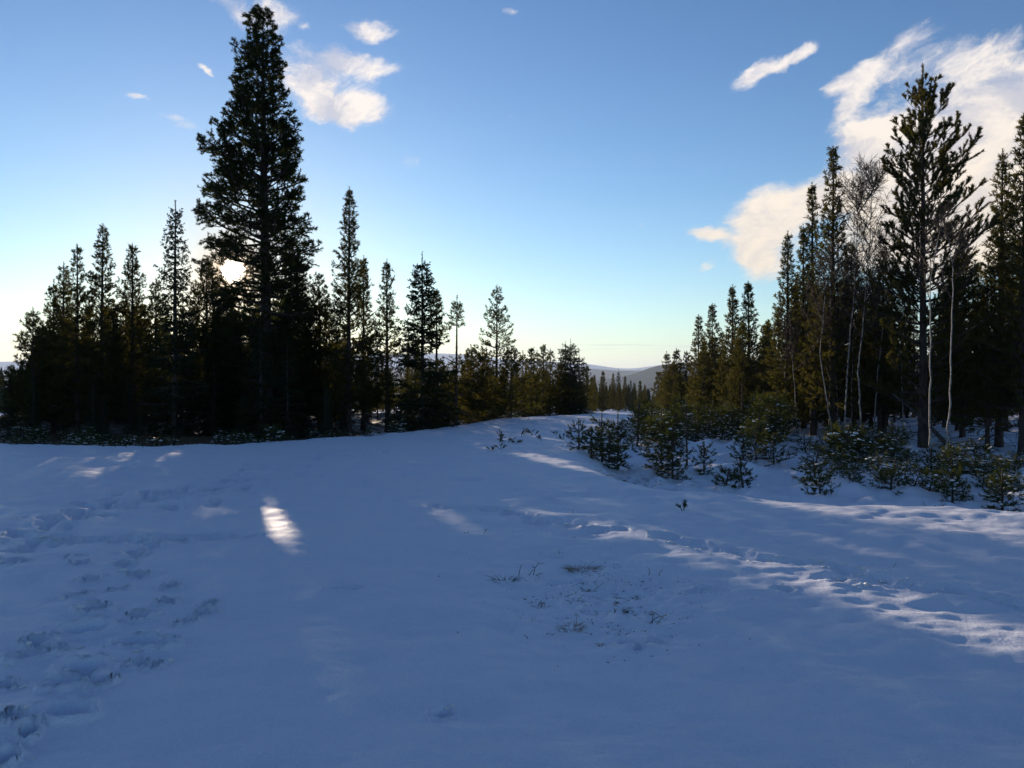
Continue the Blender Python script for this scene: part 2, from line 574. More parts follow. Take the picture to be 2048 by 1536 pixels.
def terrain(x, y, fine=False):
    x = np.asarray(x, float)
    y = np.asarray(y, float)
    shp = np.broadcast(x, y).shape
    x = np.broadcast_to(x, shp).astype(float).copy().ravel()
    y = np.broadcast_to(y, shp).astype(float).copy().ravel()
    sd = poly_sdf(x, y, FP)
    r = np.hypot(x, y)
    right = sstep(x + .0 * y, -2, 2.0) * sstep(52 - y, 0, 8)
    near_right = right * sstep(30 - y, 0, 9)
    out = sstep(sd, .0, 1.3)
    drop = .40 + .12 * near_right
    z = -drop * out
    # lumps under the snow of the hollow
    lump = fbm(x * .55, y * .55, 4, 11) * .20 + np.abs(fbm(x * 1.3, y * 1.3, 3, 23)) * .10
    z += lump * sstep(sd, .3, 2.0)
    # the low mound behind the saplings
    z += .32 * np.exp(-(((x - 6.3) / 2.4) ** 2 + ((y - 23.5) / 3.2) ** 2)) * out
    # the field itself is almost level
    inn = 1 - out
    z += inn * (fbm(x * .16, y * .16, 3, 5) * .05 + fbm(x * .55, y * .8, 3, 41) * .034 + fbm(x * 1.25, y * 1.7, 3, 43) * .022)
    z -= inn * .075 * sstep(sd, -.95, .1) * sstep(x, 2.6, 4.2) * sstep(20 - y, 0, 4)
    # a worn pale bank where the track comes over the rise
    z += .10 * np.exp(-((x - 2.0) / 3.5) ** 2 - ((y - 36) / 5.0) ** 2)
    # beyond the rise the land falls into the valley
    z -= np.clip(r - 52, 0, 1400) * .028
    z += fbm(x * .02, y * .02, 3, 77) * 1.2 * sstep(r, 60, 200)
    z += fbm(x * .002, y * .002, 3, 78) * 9 * sstep(r, 300, 1200)
    # the bare, trampled patch in front
    if fine:
        px = x / np.maximum(y, .3) * F + 1024
        m = (r < 32)
        zz = np.zeros_like(z)
        zz[m] = dents(x[m], y[m])
        amp = sstep(r, 40, 14)
        zz[m] += amp[m] * (fbm(x[m] * 1.9, y[m] * 3.0, 3, 91) * .014 + fbm(x[m] * 4.2, y[m] * 6.0, 2, 93) * .0065)
        g = np.exp(-((x - .75) / .75) ** 2 - ((y - 6.1) / 1.35) ** 2)
        zz[m] += g[m] * (fbm(x[m] * 5, y[m] * 5, 4, 55) * .03 - .03)
        hb = hollow_bare(x, y, sd)
        zz[m] += hb[m] * fbm(x[m] * 3.0, y[m] * 3.0, 4, 66) * .07
        z = z + zz
    return z.reshape(shp)


def hollow_bare(x, y, sd):
    """strip of thin snow in the bottom of the hollow below the bank"""
    w = sstep(sd, .25, .7) * (1 - sstep(sd, 1.6, 3.2))
    return w * sstep(x, .9, 1.6) * (1 - sstep(x, 5.0, 7.5)) * (1 - sstep(y, 17, 21))


def zg(x, y):
    return float(terrain(np.array([x]), np.array([y]))[0])


def build_ground():
    core = np.linspace(-R(41), R(41), 575)
    left = -R(46) - np.geomspace(.004, R(134), 46)[::-1]
    right = R(46) + np.geomspace(.004, R(134), 46)
    left = left[left > -math.pi + 1e-4]
    right = right[right < math.pi - 1e-4]
    az = np.concatenate([left, core, right])
    near = np.concatenate([1.0 / np.linspace(1 / .8, 1 / 2.9, 24)[:-1], 1.0 / np.linspace(1 / 2.9, 1 / 8.0, 270)])
    mid = [near[-1]]
    while mid[-1] < 56:
        mid.append(mid[-1] + min(.2, max(.055, mid[-1] * .0085)))
    far = np.geomspace(mid[-1] * 1.01, 16000, 70)
    rr = np.concatenate([near, mid[1:], far])
    A, RR = np.meshgrid(az, rr)
    X, Y = np.sin(A) * RR, np.cos(A) * RR
    Z = terrain(X, Y, True)
    na, nr = len(az), len(rr)
    V = np.stack([X, Y, Z], -1).reshape(-1, 3)
    centre = len(V)
    V = np.vstack([V, [[0, 0, 0]]])
    j, i = np.meshgrid(np.arange(nr - 1), np.arange(na), indexing='ij')
    i2 = (i + 1) % na
    Q = np.stack([j * na + i2, j * na + i, (j + 1) * na + i, (j + 1) * na + i2], -1).reshape(-1, 4)
    Q = Q[:, ::-1]
    cap = np.stack([np.full(na, centre), np.arange(na), (np.arange(na) + 1) % na, (np.arange(na) + 1) % na], -1)
    me = mesh_from('snow_ground', V, Q, M['snow'], True)
    sd = poly_sdf(V[:, 0], V[:, 1], FP)
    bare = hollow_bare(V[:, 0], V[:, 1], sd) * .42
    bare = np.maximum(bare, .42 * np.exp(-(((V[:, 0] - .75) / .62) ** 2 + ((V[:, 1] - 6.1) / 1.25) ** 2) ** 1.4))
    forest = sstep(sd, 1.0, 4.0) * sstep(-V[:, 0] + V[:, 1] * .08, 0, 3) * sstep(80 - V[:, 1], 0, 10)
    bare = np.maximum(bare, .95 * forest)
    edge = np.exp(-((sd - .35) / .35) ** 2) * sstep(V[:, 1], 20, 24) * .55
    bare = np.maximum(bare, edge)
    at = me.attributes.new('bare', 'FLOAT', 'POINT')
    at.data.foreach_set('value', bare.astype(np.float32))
    # close the small hole under the viewpoint
    capm = mesh_from('snow_ground_patch', V[np.r_[centre, 0:na]] * np.array([1.02, 1.02, 1]) - np.array([0, 0, .02]),
                     np.stack([np.zeros(na), np.arange(na) + 1, (np.arange(na) + 1) % na + 1], -1)[:, ::-1], M['snow'], True)
    o = link('snow_ground', me, kind='structure')
    p = link('snow_patch', capm, o)
    return o


build_ground()


# ------------------------------------------------------------------ far hills and haze
def build_hills():
    def ridge(name, mat, dist, depth, pts, amp, seed, rough):
        """pts: photograph pixels of the skyline"""
        PX = np.array([p[0] for p in pts], float)
        PY = np.array([p[1] for p in pts], float)
        azs = np.arctan((PX - 1024) / F)
        a = np.linspace(azs[0], azs[-1], 220)
        py = np.interp(a, azs, PY)
        k = np.hanning(13)
        py = np.convolve(np.pad(py, 6, mode='edge'), k / k.sum(), 'valid')
        top = CAM_Z + (768 - py) / F * dist * np.cos(a)
        t = np.linspace(0, 1, 22)
        A, T = np.meshgrid(a, t)
        prof = sstep(T, 0, .62) * (1 - .55 * sstep(T, .62, 1))
        RR = dist * (1 + (T - .62) * depth)
        X, Y = np.sin(A) * RR / np.cos(A) * np.cos(A), np.cos(A) * RR
        n = fbm(X / rough, Y / rough, 5, seed)
        Z = -75 + (np.interp(A, a, top) + 75) * prof + n * amp * prof * (1 - .5 * (T > .55))
        V = np.stack([X, Y, Z], -1).reshape(-1, 3)
        na, nt = len(a), len(t)
        j, i = np.meshgrid(np.arange(nt - 1), np.arange(na - 1), indexing='ij')
        Q = np.stack([j * na + i, j * na + i + 1, (j + 1) * na + i + 1, (j + 1) * na + i], -1).reshape(-1, 4)
        link(name, mesh_from(name, V, Q, mat, True), kind='structure')
    ridge('mountains', M['mountain'], 7200, .35,
          [(-800, 740), (200, 720), (700, 712), (840, 708), (890, 704), (925, 712), (955, 709), (1000, 720), (1100, 722), (1168, 727), (1180, 726), (1200, 731), (1225, 736), (1242, 741), (1262, 736), (1285, 737), (1320, 731), (1420, 722), (1700, 728), (2100, 722), (2900, 735)], 22, 301, 900)
    ridge('wooded_ridge', M['ridge'], 4600, .5,
          [(-800, 745), (600, 738), (1000, 735), (1165, 737), (1200, 738), (1240, 743), (1290, 741), (1400, 735), (2000, 738), (2900, 745)], 14, 302, 700)
    ridge('wooded_hill', M['hill'], 2700, .6,
          [(900, 775), (1100, 770), (1200, 764), (1245, 756), (1275, 747), (1300, 736), (1330, 728), (1380, 724), (1500, 722), (1800, 735), (2900, 760)], 12, 303, 420)


def build_haze():
    m = bpy.data.materials.new('haze')
    m.use_nodes = True
    m.node_tree.nodes.clear()
    g = G(m.node_tree)
    out = g.node('ShaderNodeOutputMaterial')
    v = g.node('ShaderNodeVolumePrincipled')
    v.inputs['Color'].default_value = (.56, .70, .95, 1)
    v.inputs['Density'].default_value = 0.00011
    v.inputs['Anisotropy'].default_value = .25
    g.l.new(v.outputs[0], out.inputs['Volume'])
    x, y0, y1, z0, z1 = 16200, -16200, 16200, -140, 400
    V = [(sx * x, yy, zz) for zz in (z0, z1) for yy in (y0, y1) for sx in (-1, 1)]
    Q = [(0, 2, 3, 1), (4, 5, 7, 6), (0, 1, 5, 4), (2, 6, 7, 3), (0, 4, 6, 2), (1, 3, 7, 5)]
    link('haze', mesh_from('haze', V, Q, m), kind='stuff')


build_hills()
build_haze()


# ------------------------------------------------------------------ tree building blocks
class Bits:
    """collects tubes, needle sprays and lumps"""
    def __init__(self):
        self.v, self.q, self.n = [], [], 0
        self.tv, self.tn = [], 0

    def tube(self, P, r, sides=5):
        P = np.asarray(P, float)
        r = np.broadcast_to(np.asarray(r, float), (len(P),))
        T = np.gradient(P, axis=0)
        T /= np.linalg.norm(T, axis=1, keepdims=True) + 1e-9
        ref = np.array([0, 0, 1.0]) if abs(T[0, 2]) < .8 else np.array([1.0, 0, 0])
        U = np.cross(T, ref)
        U /= np.linalg.norm(U, axis=1, keepdims=True) + 1e-9
        W = np.cross(T, U)
        a = np.linspace(0, 2 * np.pi, sides, endpoint=False)
        ring = P[:, None] + r[:, None, None] * (np.cos(a)[None, :, None] * U[:, None] + np.sin(a)[None, :, None] * W[:, None])
        k = len(P)
        self.v.append(ring.reshape(-1, 3))
        j, i = np.meshgrid(np.arange(k - 1), np.arange(sides), indexing='ij')
        i2 = (i + 1) % sides
        q = np.stack([j * sides + i, j * sides + i2, (j + 1) * sides + i2, (j + 1) * sides + i], -1).reshape(-1, 4) + self.n
        self.q.append(q)
        self.n += k * sides

    def sticks(self, A, B, ra, rb):
        """many straight three-sided sticks at once"""
        A, B = np.asarray(A, float), np.asarray(B, float)
        if not len(A):
            return
        D = B - A
        D /= np.linalg.norm(D, axis=1, keepdims=True) + 1e-9
        ref = np.where(np.abs(D[:, 2:3]) < .9, [[0, 0, 1.0]], [[1.0, 0, 0]])
        U = np.cross(D, ref)
        U /= np.linalg.norm(U, axis=1, keepdims=True) + 1e-9
        W = np.cross(D, U)
        ra = np.broadcast_to(np.asarray(ra, float), (len(A),))[:, None]
        rb = np.broadcast_to(np.asarray(rb, float), (len(A),))[:, None]
        rows = []
        for P, r in ((A, ra), (B, rb)):
            for t in (0, 2.094, 4.189):
                rows.append(P + r * (math.cos(t) * U + math.sin(t) * W))
        V = np.stack(rows, 1).reshape(-1, 3)
        base = np.arange(len(A))[:, None, None] * 6 + self.n
        q = np.array([[0, 1, 4, 3], [1, 2, 5, 4], [2, 0, 3, 5]])[None] + base
        self.v.append(V)
        self.q.append(q.reshape(-1, 4))
        self.n += len(V)

    def mesh(self, name, mat, smooth=True):
        return mesh_from(name, np.vstack(self.v), np.vstack(self.q), mat, smooth)


def needles_mesh(name, P, D, L, per_m, nl, w, ang, rng, mat):
    """needle sprays: bottle brushes along every shoot"""
    n = np.maximum(4, (L * per_m)).astype(int)
    idx = np.repeat(np.arange(len(P)), n)
    m = len(idx)
    s = rng.random(m) ** .85
    d = D[idx]
    base = P[idx] + d * (L[idx] * s)[:, None]
    ref = np.where(np.abs(d[:, 2:3]) < .9, [[0, 0, 1.0]], [[1.0, 0, 0]])
    U = np.cross(d, ref)
    U /= np.linalg.norm(U, axis=1, keepdims=True) + 1e-9
    W = np.cross(d, U)
    ph = rng.random(m) * 2 * np.pi
    a = ang * rng.uniform(.6, 1.25, m)
    rad = np.cos(ph)[:, None] * U + np.sin(ph)[:, None] * W
    nd = d * np.cos(a)[:, None] + rad * np.sin(a)[:, None]
    tip = base + nd * (nl * rng.uniform(.7, 1.15, m))[:, None]
    side = np.cross(nd, rng.normal(size=(m, 3)))
    side /= np.linalg.norm(side, axis=1, keepdims=True) + 1e-9
    side *= (w * .5)
    V = np.stack([base + side, tip, base - side], 1).reshape(-1, 3)
    Q = np.arange(m * 3).reshape(-1, 3)
    return mesh_from(name, V, Q, mat)


def lumps_mesh(name, P, S, rng, mat):
    """flattened pillows of snow lying on the shoots"""
    base = np.array([[1, 0, 0], [.5, .87, 0], [-.5, .87, 0], [-1, 0, 0], [-.5, -.87, 0], [.5, -.87, 0], [0, 0, .8], [0, 0, -.35],
                     [.55, .3, .55], [-.5, .4, .5], [0, -.6, .5]])
    ring = [(0, 1, 8), (1, 2, 9), (2, 3, 9), (3, 4, 10), (4, 5, 10), (5, 0, 8), (8, 1, 6), (1, 9, 6), (9, 3, 6), (3, 10, 6), (10, 5, 6), (5, 8, 6),
            (1, 0, 7), (2, 1, 7), (3, 2, 7), (4, 3, 7), (5, 4, 7), (0, 5, 7)]
    n = len(P)
    rot = rng.random(n) * 6.28
    c, s = np.cos(rot), np.sin(rot)
    S = S * np.exp(np.clip(rng.normal(0, .4, n), -.8, .65))
    sx, sy, sz = S * rng.uniform(.8, 1.7, n), S * rng.uniform(.6, 1.0, n), S * rng.uniform(.35, .7, n)
    B = base[None] * (1 + rng.uniform(-.22, .22, (n, len(base), 3)))
    X = B[..., 0] * sx[:, None]
    Y = B[..., 1] * sy[:, None]
    V = np.stack([X * c[:, None] - Y * s[:, None], X * s[:, None] + Y * c[:, None], B[..., 2] * sz[:, None]], -1) + P[:, None]
    Fc = np.array(ring)[None] + (np.arange(n) * len(base))[:, None, None]
    return mesh_from(name, V.reshape(-1, 3), Fc.reshape(-1, 3), mat, True)


def unit(v):
    return v / (np.linalg.norm(v, axis=-1, keepdims=True) + 1e-9)


# Where the low sun finds a way through the stand: (point, radius).  No twig grows across these lines.
GAPS = [(np.array([0, 0, CAM_Z]), .36)]


def gap(px, py, r):
    x, y = world_xy(px, py)
    GAPS.append((np.array([x, y, 0.0]), r))


for a_ in [(530, 985, .04), (541, 1012, .07), (553, 1042, .09), (570, 1078, .08), (190, 948, .04), (75, 928, .03), (345, 912, .03),
           (1085, 1030, .09), (1150, 1045, .11), (1230, 1062, .12), (1320, 1082, .13), (1410, 1108, .13), (1500, 1125, .14), (1600, 1150, .16), (1710, 1175, .17), (1830, 1205, .18), (1950, 1235, .2), (2060, 1265, .22),
           (1100, 920, .22), (1130, 930, .24), (900, 1030, .10), (1560, 1000, .25), (1700, 1016, .35), (1800, 1022, .4), (1900, 1029, .45), (2000, 1036, .55), (2080, 1042, .6), (2200, 1050, .6), (1650, 1006, .35), (1750, 1010, .45), (1850, 1015, .5), (1950, 1022, .5), (2050, 1030, .55), (1100, 848, .3), (1180, 838, .4), (1010, 850, .2)]:
    gap(*a_)
GP = np.array([g_[0] for g_ in GAPS])
GR = np.array([g_[1] for g_ in GAPS])


def in_gap(P, extra=0.0, thin=None):
    """P in world coordinates -> bool: lies on one of the sun's ways"""
    P = np.atleast_2d(P)
    hit = np.zeros(len(P), bool)
    for p, r in zip(GP, GR):
        d = P - p
        t = d @ SUN
        perp = d - t[:, None] * SUN
        q = (perp ** 2).sum(1)
        hit |= (t > 6) & (q < (r + extra) ** 2)
        if p[2] > 1 and thin is not None:
            hit |= (t > 6) & (q < .5) & (thin.random(len(P)) < .5)
    return hit


def grow(rng, st):
    """Skeleton of a conifer. Returns trunk polyline, list of branches; a branch is dict(pts, r0, shoots(P, D, L), sticks(A, B))."""
    H, cb = st['H'], st['crown_base']
    lean = rng.normal(0, st.get('lean', .006), 2)
    zt = np.linspace(0, H, 14)
    wob = np.cumsum(rng.normal(0, st.get('wobble', .006) * H / 14, (14, 2)), axis=0)
    wob -= wob[0]
    trunk = np.stack([zt * lean[0] + wob[:, 0], zt * lean[1] + wob[:, 1], zt], 1)
    r0 = st['r0']
    rad = r0 * (1 - zt / H) ** .85 + .008
    rad[0] *= 1.25

    def on_trunk(z):
        return np.array([np.interp(z, zt, trunk[:, 0]), np.interp(z, zt, trunk[:, 1]), z])
    out = []
    z = cb
    up = np.array([0, 0, 1.0])
    while z < H - st.get('tip', .25):
        t = (z - cb) / (H - cb)
        nb = rng.integers(st['nb'][0], st['nb'][1] + 1)
        ph0 = rng.random() * 6.28
        for k in range(nb):
            ph = ph0 + k * 2 * np.pi / nb + rng.normal(0, .22)
            L = st['profile'](t, ph) * rng.uniform(*st.get('lvar', (.65, 1.12)))
            if L < .12:
                L = .12
            e0 = R(st['e0'][0] + (st['e0'][1] - st['e0'][0]) * t + rng.normal(0, 6))
            e1 = e0 + R(st['bend'][0] + (st['bend'][1] - st['bend'][0]) * t + rng.normal(0, 6))
            npt = 7
            s = np.linspace(0, 1, npt)
            el = e0 + (e1 - e0) * s ** st.get('bend_pow', 1.2)
            azi = ph + np.cumsum(rng.normal(0, .06, npt)) + st.get('crook', 0) * np.cumsum(rng.normal(0, 1, npt))
            d = np.stack([np.cos(el) * np.cos(azi), np.cos(el) * np.sin(azi), np.sin(el)], 1)
            pts = on_trunk(z + rng.uniform(-.06, .06)) + np.vstack([[0, 0, 0], np.cumsum(d[:-1] * (L / (npt - 1)), axis=0)])
            br = dict(pts=pts, r0=max(.006, min(.35 * np.interp(z, zt, rad), .012 + .016 * L)), L=L, t=t)
            # side shoots
            sp = st['spacing']
            n2 = max(2, int(L * (1 - st['bare']) / sp))
            ss = st['bare'] + (1 - st['bare']) * (np.arange(n2) + rng.random(n2) * .8) / n2
            ss = np.clip(ss, 0, .99)
            Pm = np.stack([np.interp(ss, s, pts[:, c]) for c in range(3)], 1)
            Tm = unit(np.stack([np.interp(ss, s, d[:, c]) for c in range(3)], 1))
            side = unit(np.cross(Tm, up))
            upv = np.cross(side, Tm)
            sg = np.where(np.arange(n2) % 2 == 0, 1.0, -1.0)
            roll = rng.normal(0, st.get('roll', .5), n2)
            lat = side * (sg * np.cos(roll))[:, None] + upv * np.sin(roll)[:, None]
            an = R(1) * rng.normal(st.get('sangle', 52), 9, n2)
            D2 = unit(Tm * np.cos(an)[:, None] + lat * np.sin(an)[:, None] + up * st.get('lift', .15))
            L2 = np.clip(st['slen'] * L * (1.05 - ss) + .10, .10, st['smax']) * rng.uniform(.7, 1.15, n2)
            A2, B2 = Pm, Pm + D2 * L2[:, None]
            SP, SD, SL = [Pm + D2 * (L2 * .12)[:, None]], [D2], [L2 * .9]
            # twigs on the side shoots
            n3 = st['n3']
            if n3:
                for q in range(n3):
                    f = (q + rng.random(n2) * .7 + .25) / (n3 + .3) if not st.get('endclump') else rng.uniform(st['endclump'], 1.0, n2)
                    B = A2 + D2 * (L2 * f)[:, None]
                    rnd = unit(rng.normal(size=(n2, 3)) * np.array([1, 1, .7]))
                    d3 = unit(D2 * .75 + rnd * st.get('spread3', .7) + up * st.get('lift', .15))
                    l3 = np.clip(L2 * .55 * rng.uniform(.6, 1.1, n2), .07, st.get('l3max', .3))
                    SP.append(B)
                    SD.append(d3)
                    SL.append(l3)
            # leading shoot
            SP.append(pts[-2:-1])
            SD.append(d[-1:])
            SL.append(np.array([max(.15, L / (npt - 1) * 1.2)]))
            br['P'], br['D'], br['Ls'] = np.vstack(SP), np.vstack(SD), np.concatenate(SL)
            br['A2'], br['B2'] = A2, B2
            out.append(br)
        z += st['whorl'] * rng.uniform(.8, 1.2) * (1 - .35 * t)
    # the leader
    top = dict(P=np.array([on_trunk(H - st.get('tip', .25) * 1.2)]), D=np.array([[0, 0, 1.0]]), L=np.array([st.get('tip', .25) * 1.25]))
    return trunk, rad, out, top


def conifer(name, st, seed, loc, label, cat, group=None, rz=0.0, per_branch=False, cull=False, snow=0.0, needle='needle', bark='bark'):
    rng = np.random.default_rng(seed)
    trunk, rad, brs, top = grow(rng, st)
    root = empty(name, label, cat, loc, rz, group)
    tb = Bits()
    tb.tube(trunk, rad, st.get('sides', 7))
    loc = np.asarray(loc, float)
    keep_br = []
    for b in brs:
        if cull:
            k = ~in_gap(loc + b['P'] + b['D'] * (b['Ls'] * .5)[:, None], .05, rng)
            b['P'], b['D'], b['Ls'] = b['P'][k], b['D'][k], b['Ls'][k]
            k2 = ~in_gap(loc + (b['A2'] + b['B2']) / 2, .03)
            b['A2'], b['B2'] = b['A2'][k2], b['B2'][k2]
            fi = np.linspace(0, 6, 43)
            fine = np.stack([np.interp(fi, np.arange(7), b['pts'][:, c]) for c in range(3)], 1)
            hit = in_gap(loc + fine, -.03)
            if hit.any() and hit.argmax() < 40:
                cut = max(6, hit.argmax() - 1)
                b['pts'] = fine[:cut][::max(1, cut // 7)]
                far = np.linalg.norm(b['pts'][-1] - b['pts'][0])
                k3 = np.linalg.norm(b['A2'] - b['pts'][0], axis=1) < far
                b['A2'], b['B2'] = b['A2'][k3], b['B2'][k3]
        if len(b['P']) or len(b['pts']) > 2:
            keep_br.append(b)
    brs = keep_br
    nk = dict(per_m=st['per_m'], nl=st['nl'], w=st['nw'], ang=R(st.get('nang', 48)), rng=rng, mat=M[needle])
    # dead lower branches
    dead = st.get('dead', 0)
    if dead:
        A, B = [], []
        for k in range(dead):
            z = rng.uniform(.12, 1.0) * st['crown_base']
            ph = rng.random() * 6.28
            L = rng.uniform(.25, 1.0) * st.get('dead_len', .9)
            p = np.array([0, 0, z]) + trunk[0] * 0
            e = R(rng.uniform(-25, 15))
            dv = np.array([math.cos(e) * math.cos(ph), math.cos(e) * math.sin(ph), math.sin(e)])
            A.append(p)
            B.append(p + dv * L)
            for _ in range(2):
                f = rng.uniform(.4, .9)
                A.append(p + dv * L * f)
                B.append(p + dv * L * f + unit(dv + rng.normal(0, .6, 3)) * L * .35)
        tb.sticks(A, B, .012, .004)
    link('trunk', tb.mesh('trunk', M[bark]), root)
    if per_branch:
        for b in brs:
            bb = Bits()
            if len(b['pts']) > 1:
                bb.tube(b['pts'], np.linspace(b['r0'], b['r0'] * .35, len(b['pts'])), 4)
            bb.sticks(b['A2'], b['B2'], b['r0'] * .3 + .002, .003)
            if not bb.v:
                continue
            bo = link('branch', bb.mesh('branch', M['twig' if bark != 'bark' else 'bark']), root)
            if len(b['P']):
                link('needles', needles_mesh('needles', b['P'], b['D'], b['Ls'], **nk), bo)
    else:
        bb = Bits()
        for b in brs:
            if len(b['pts']) > 1:
                pp = b['pts'][[0, len(b['pts']) // 2, -1]]
                bb.tube(pp, np.linspace(b['r0'], b['r0'] * .35, 3), 3)
        A2 = np.vstack([b['A2'] for b in brs])
        B2 = np.vstack([b['B2'] for b in brs])
        lg = np.linalg.norm(B2 - A2, axis=1) > .24
        bb.sticks(A2[lg], B2[lg], .006, .003)
        link('branches', bb.mesh('branches', M[bark]), root, kind='stuff')
    P = np.vstack([b['P'] for b in brs] + [top['P']]) if not per_branch else top['P']
    D = np.vstack([b['D'] for b in brs] + [top['D']]) if not per_branch else top['D']
    L = np.concatenate([b['Ls'] for b in brs] + [top['L']]) if not per_branch else top['L']
    link('leader' if per_branch else 'crown', needles_mesh('crown', P, D, L, **nk), root, kind=None if per_branch else 'stuff')
    if snow:
        PP = np.vstack([b['P'] + b['D'] * (b['Ls'] * .55)[:, None] for b in brs])
        hz = PP[:, 2] / st['H']
        k = rng.random(len(PP)) < snow * np.clip(1.25 - hz, .12, 1)
        PP = PP[k] + np.array([0, 0, .022])
        if len(PP):
            link('snow_lumps', lumps_mesh('snow_lumps', PP, st.get('snow_size', .05), rng, M['snow_clump']), root, kind='stuff')
    return root


def copy_tree(o, loc, rz, scale=(1, 1, 1), label=None, group=None):
    c = o.copy()
    COL.objects.link(c)
    c.location = loc
    c.rotation_euler = (0, 0, rz)
    c.scale = scale
    if label:
        c['label'] = label
    if group:
        c['group'] = group
    for ch in o.children:
        d = ch.copy()
        COL.objects.link(d)
        d.parent = c
        for gc in ch.children:
            e = gc.copy()
            COL.objects.link(e)
            e.parent = d
    return c


def cone_profile(rmax, rmin=.12, power=.8, low=.15):
    def f(t, ph):
        return rmin + (rmax - rmin) * (1 - t) ** power * (1 - low * (1 - sstep(np.array(t), 0, .25)))
    return f


def pine_style(H, rmax, cb, **kw):
    st = dict(H=H, crown_base=cb, r0=.0105 * H + .012, nb=(4, 6), profile=cone_profile(rmax, .10, .85), e0=(8, 52), bend=(18, 26), spacing=.115, bare=.18,
              slen=.46, smax=.75, n3=3, per_m=66, nl=.105, nw=.028, whorl=.31, tip=.3, dead=14, roll=.55)
    st.update(kw)
    return st


def spruce_style(H, rmax, cb, **kw):
    st = dict(H=H, crown_base=cb, r0=.011 * H + .012, nb=(5, 7), profile=cone_profile(rmax, .08, .9), e0=(-22, 22), bend=(18, 20), spacing=.10, bare=.15,
              slen=.42, smax=.6, n3=3, per_m=72, nl=.065, nw=.035, whorl=.27, tip=.45, dead=10, roll=.35, lift=-.12, nang=60, spread3=.6)
    st.update(kw)
    return st


def spot(px, depth):
    x = (px - 1024) / F * depth
    return x, depth, zg(x, depth) - .03


def height_at(py, depth, z):
    return CAM_Z + (768 - py) / F * depth - z


# ---- the big old pine with the sun beside its stem
def build_big_pine():
    D = 30.0
    x, y, z = spot(533, D)
    H = height_at(26, D, z)
    # half width of the crown (photograph pixels) against height of the picture, both sides, as branches reach
    ys = np.array([26, 60, 100, 170, 235, 270, 330, 400, 430, 470, 540, 620, 700, 760], float)
    lw = np.array([16, 40, 48, 72, 84, 108, 120, 126, 148, 142, 136, 126, 110, 70], float)
    rw = np.array([14, 28, 40, 72, 50, 95, 80, 108, 92, 118, 110, 100, 90, 60], float)

    def prof(t, ph):
        zz = cb + t * (H - cb)
        py = 768 - (zz + z - CAM_Z) * F / D
        l, r = np.interp(py, ys, lw), np.interp(py, ys, rw)
        f = .5 + .5 * math.cos(ph)                # +x is to the right
        lump = min(1.13, 1 + .34 * float(perlin(np.array([zz * 1.05 + 3.1]), np.array([math.cos(ph) * 1.4 + 9]), 19)[0]))
        return max(.22, (l * (1 - f) + r * f) / F * D * 1.04 * lump)
    cb = 2.2
    st = dict(H=H, crown_base=cb, r0=.245, nb=(5, 7), profile=prof, e0=(-10, 40), bend=(26, 22), spacing=.16, bare=.34, slen=.5, smax=.8, n3=7, endclump=.5,
              per_m=112, nl=.10, nw=.023, whorl=.31, tip=.3, dead=16, dead_len=1.6, roll=1.0, crook=.10, lift=.26, spread3=1.35, l3max=.27, wobble=.008,
              lvar=(.70, 1.06), sides=10, sangle=48)
    return conifer('pine_tree', st, 101, (x, y, z), 'tall old pine towering over the left stand, sun shining through it beside its trunk', 'pine tree',
                   per_branch=True, cull=True, needle='needle_dark')


build_big_pine()


# ---- the front row of the left stand and the trees down to the gap, one by one
def front(px, top, D, kind, wpx, cbpy, label, seed, group=None, cull=True, **kw):
    x, y, z = spot(px, D)
    H = height_at(top, D, z)
    rmax = wpx * .5 / F * D
    cb = max(.35, height_at(cbpy, D, z))
    if kind == 'pine':
        st = pine_style(H, rmax, cb, **kw)
        return conifer('pine_tree', st, seed, (x, y, z), label, 'pine tree', group, cull=cull)
    st = spruce_style(H, rmax, cb, **kw)
    return conifer('spruce_tree', st, seed, (x, y, z), label, 'spruce tree', group, cull=cull, needle='needle_spruce', bark='bark_dark')


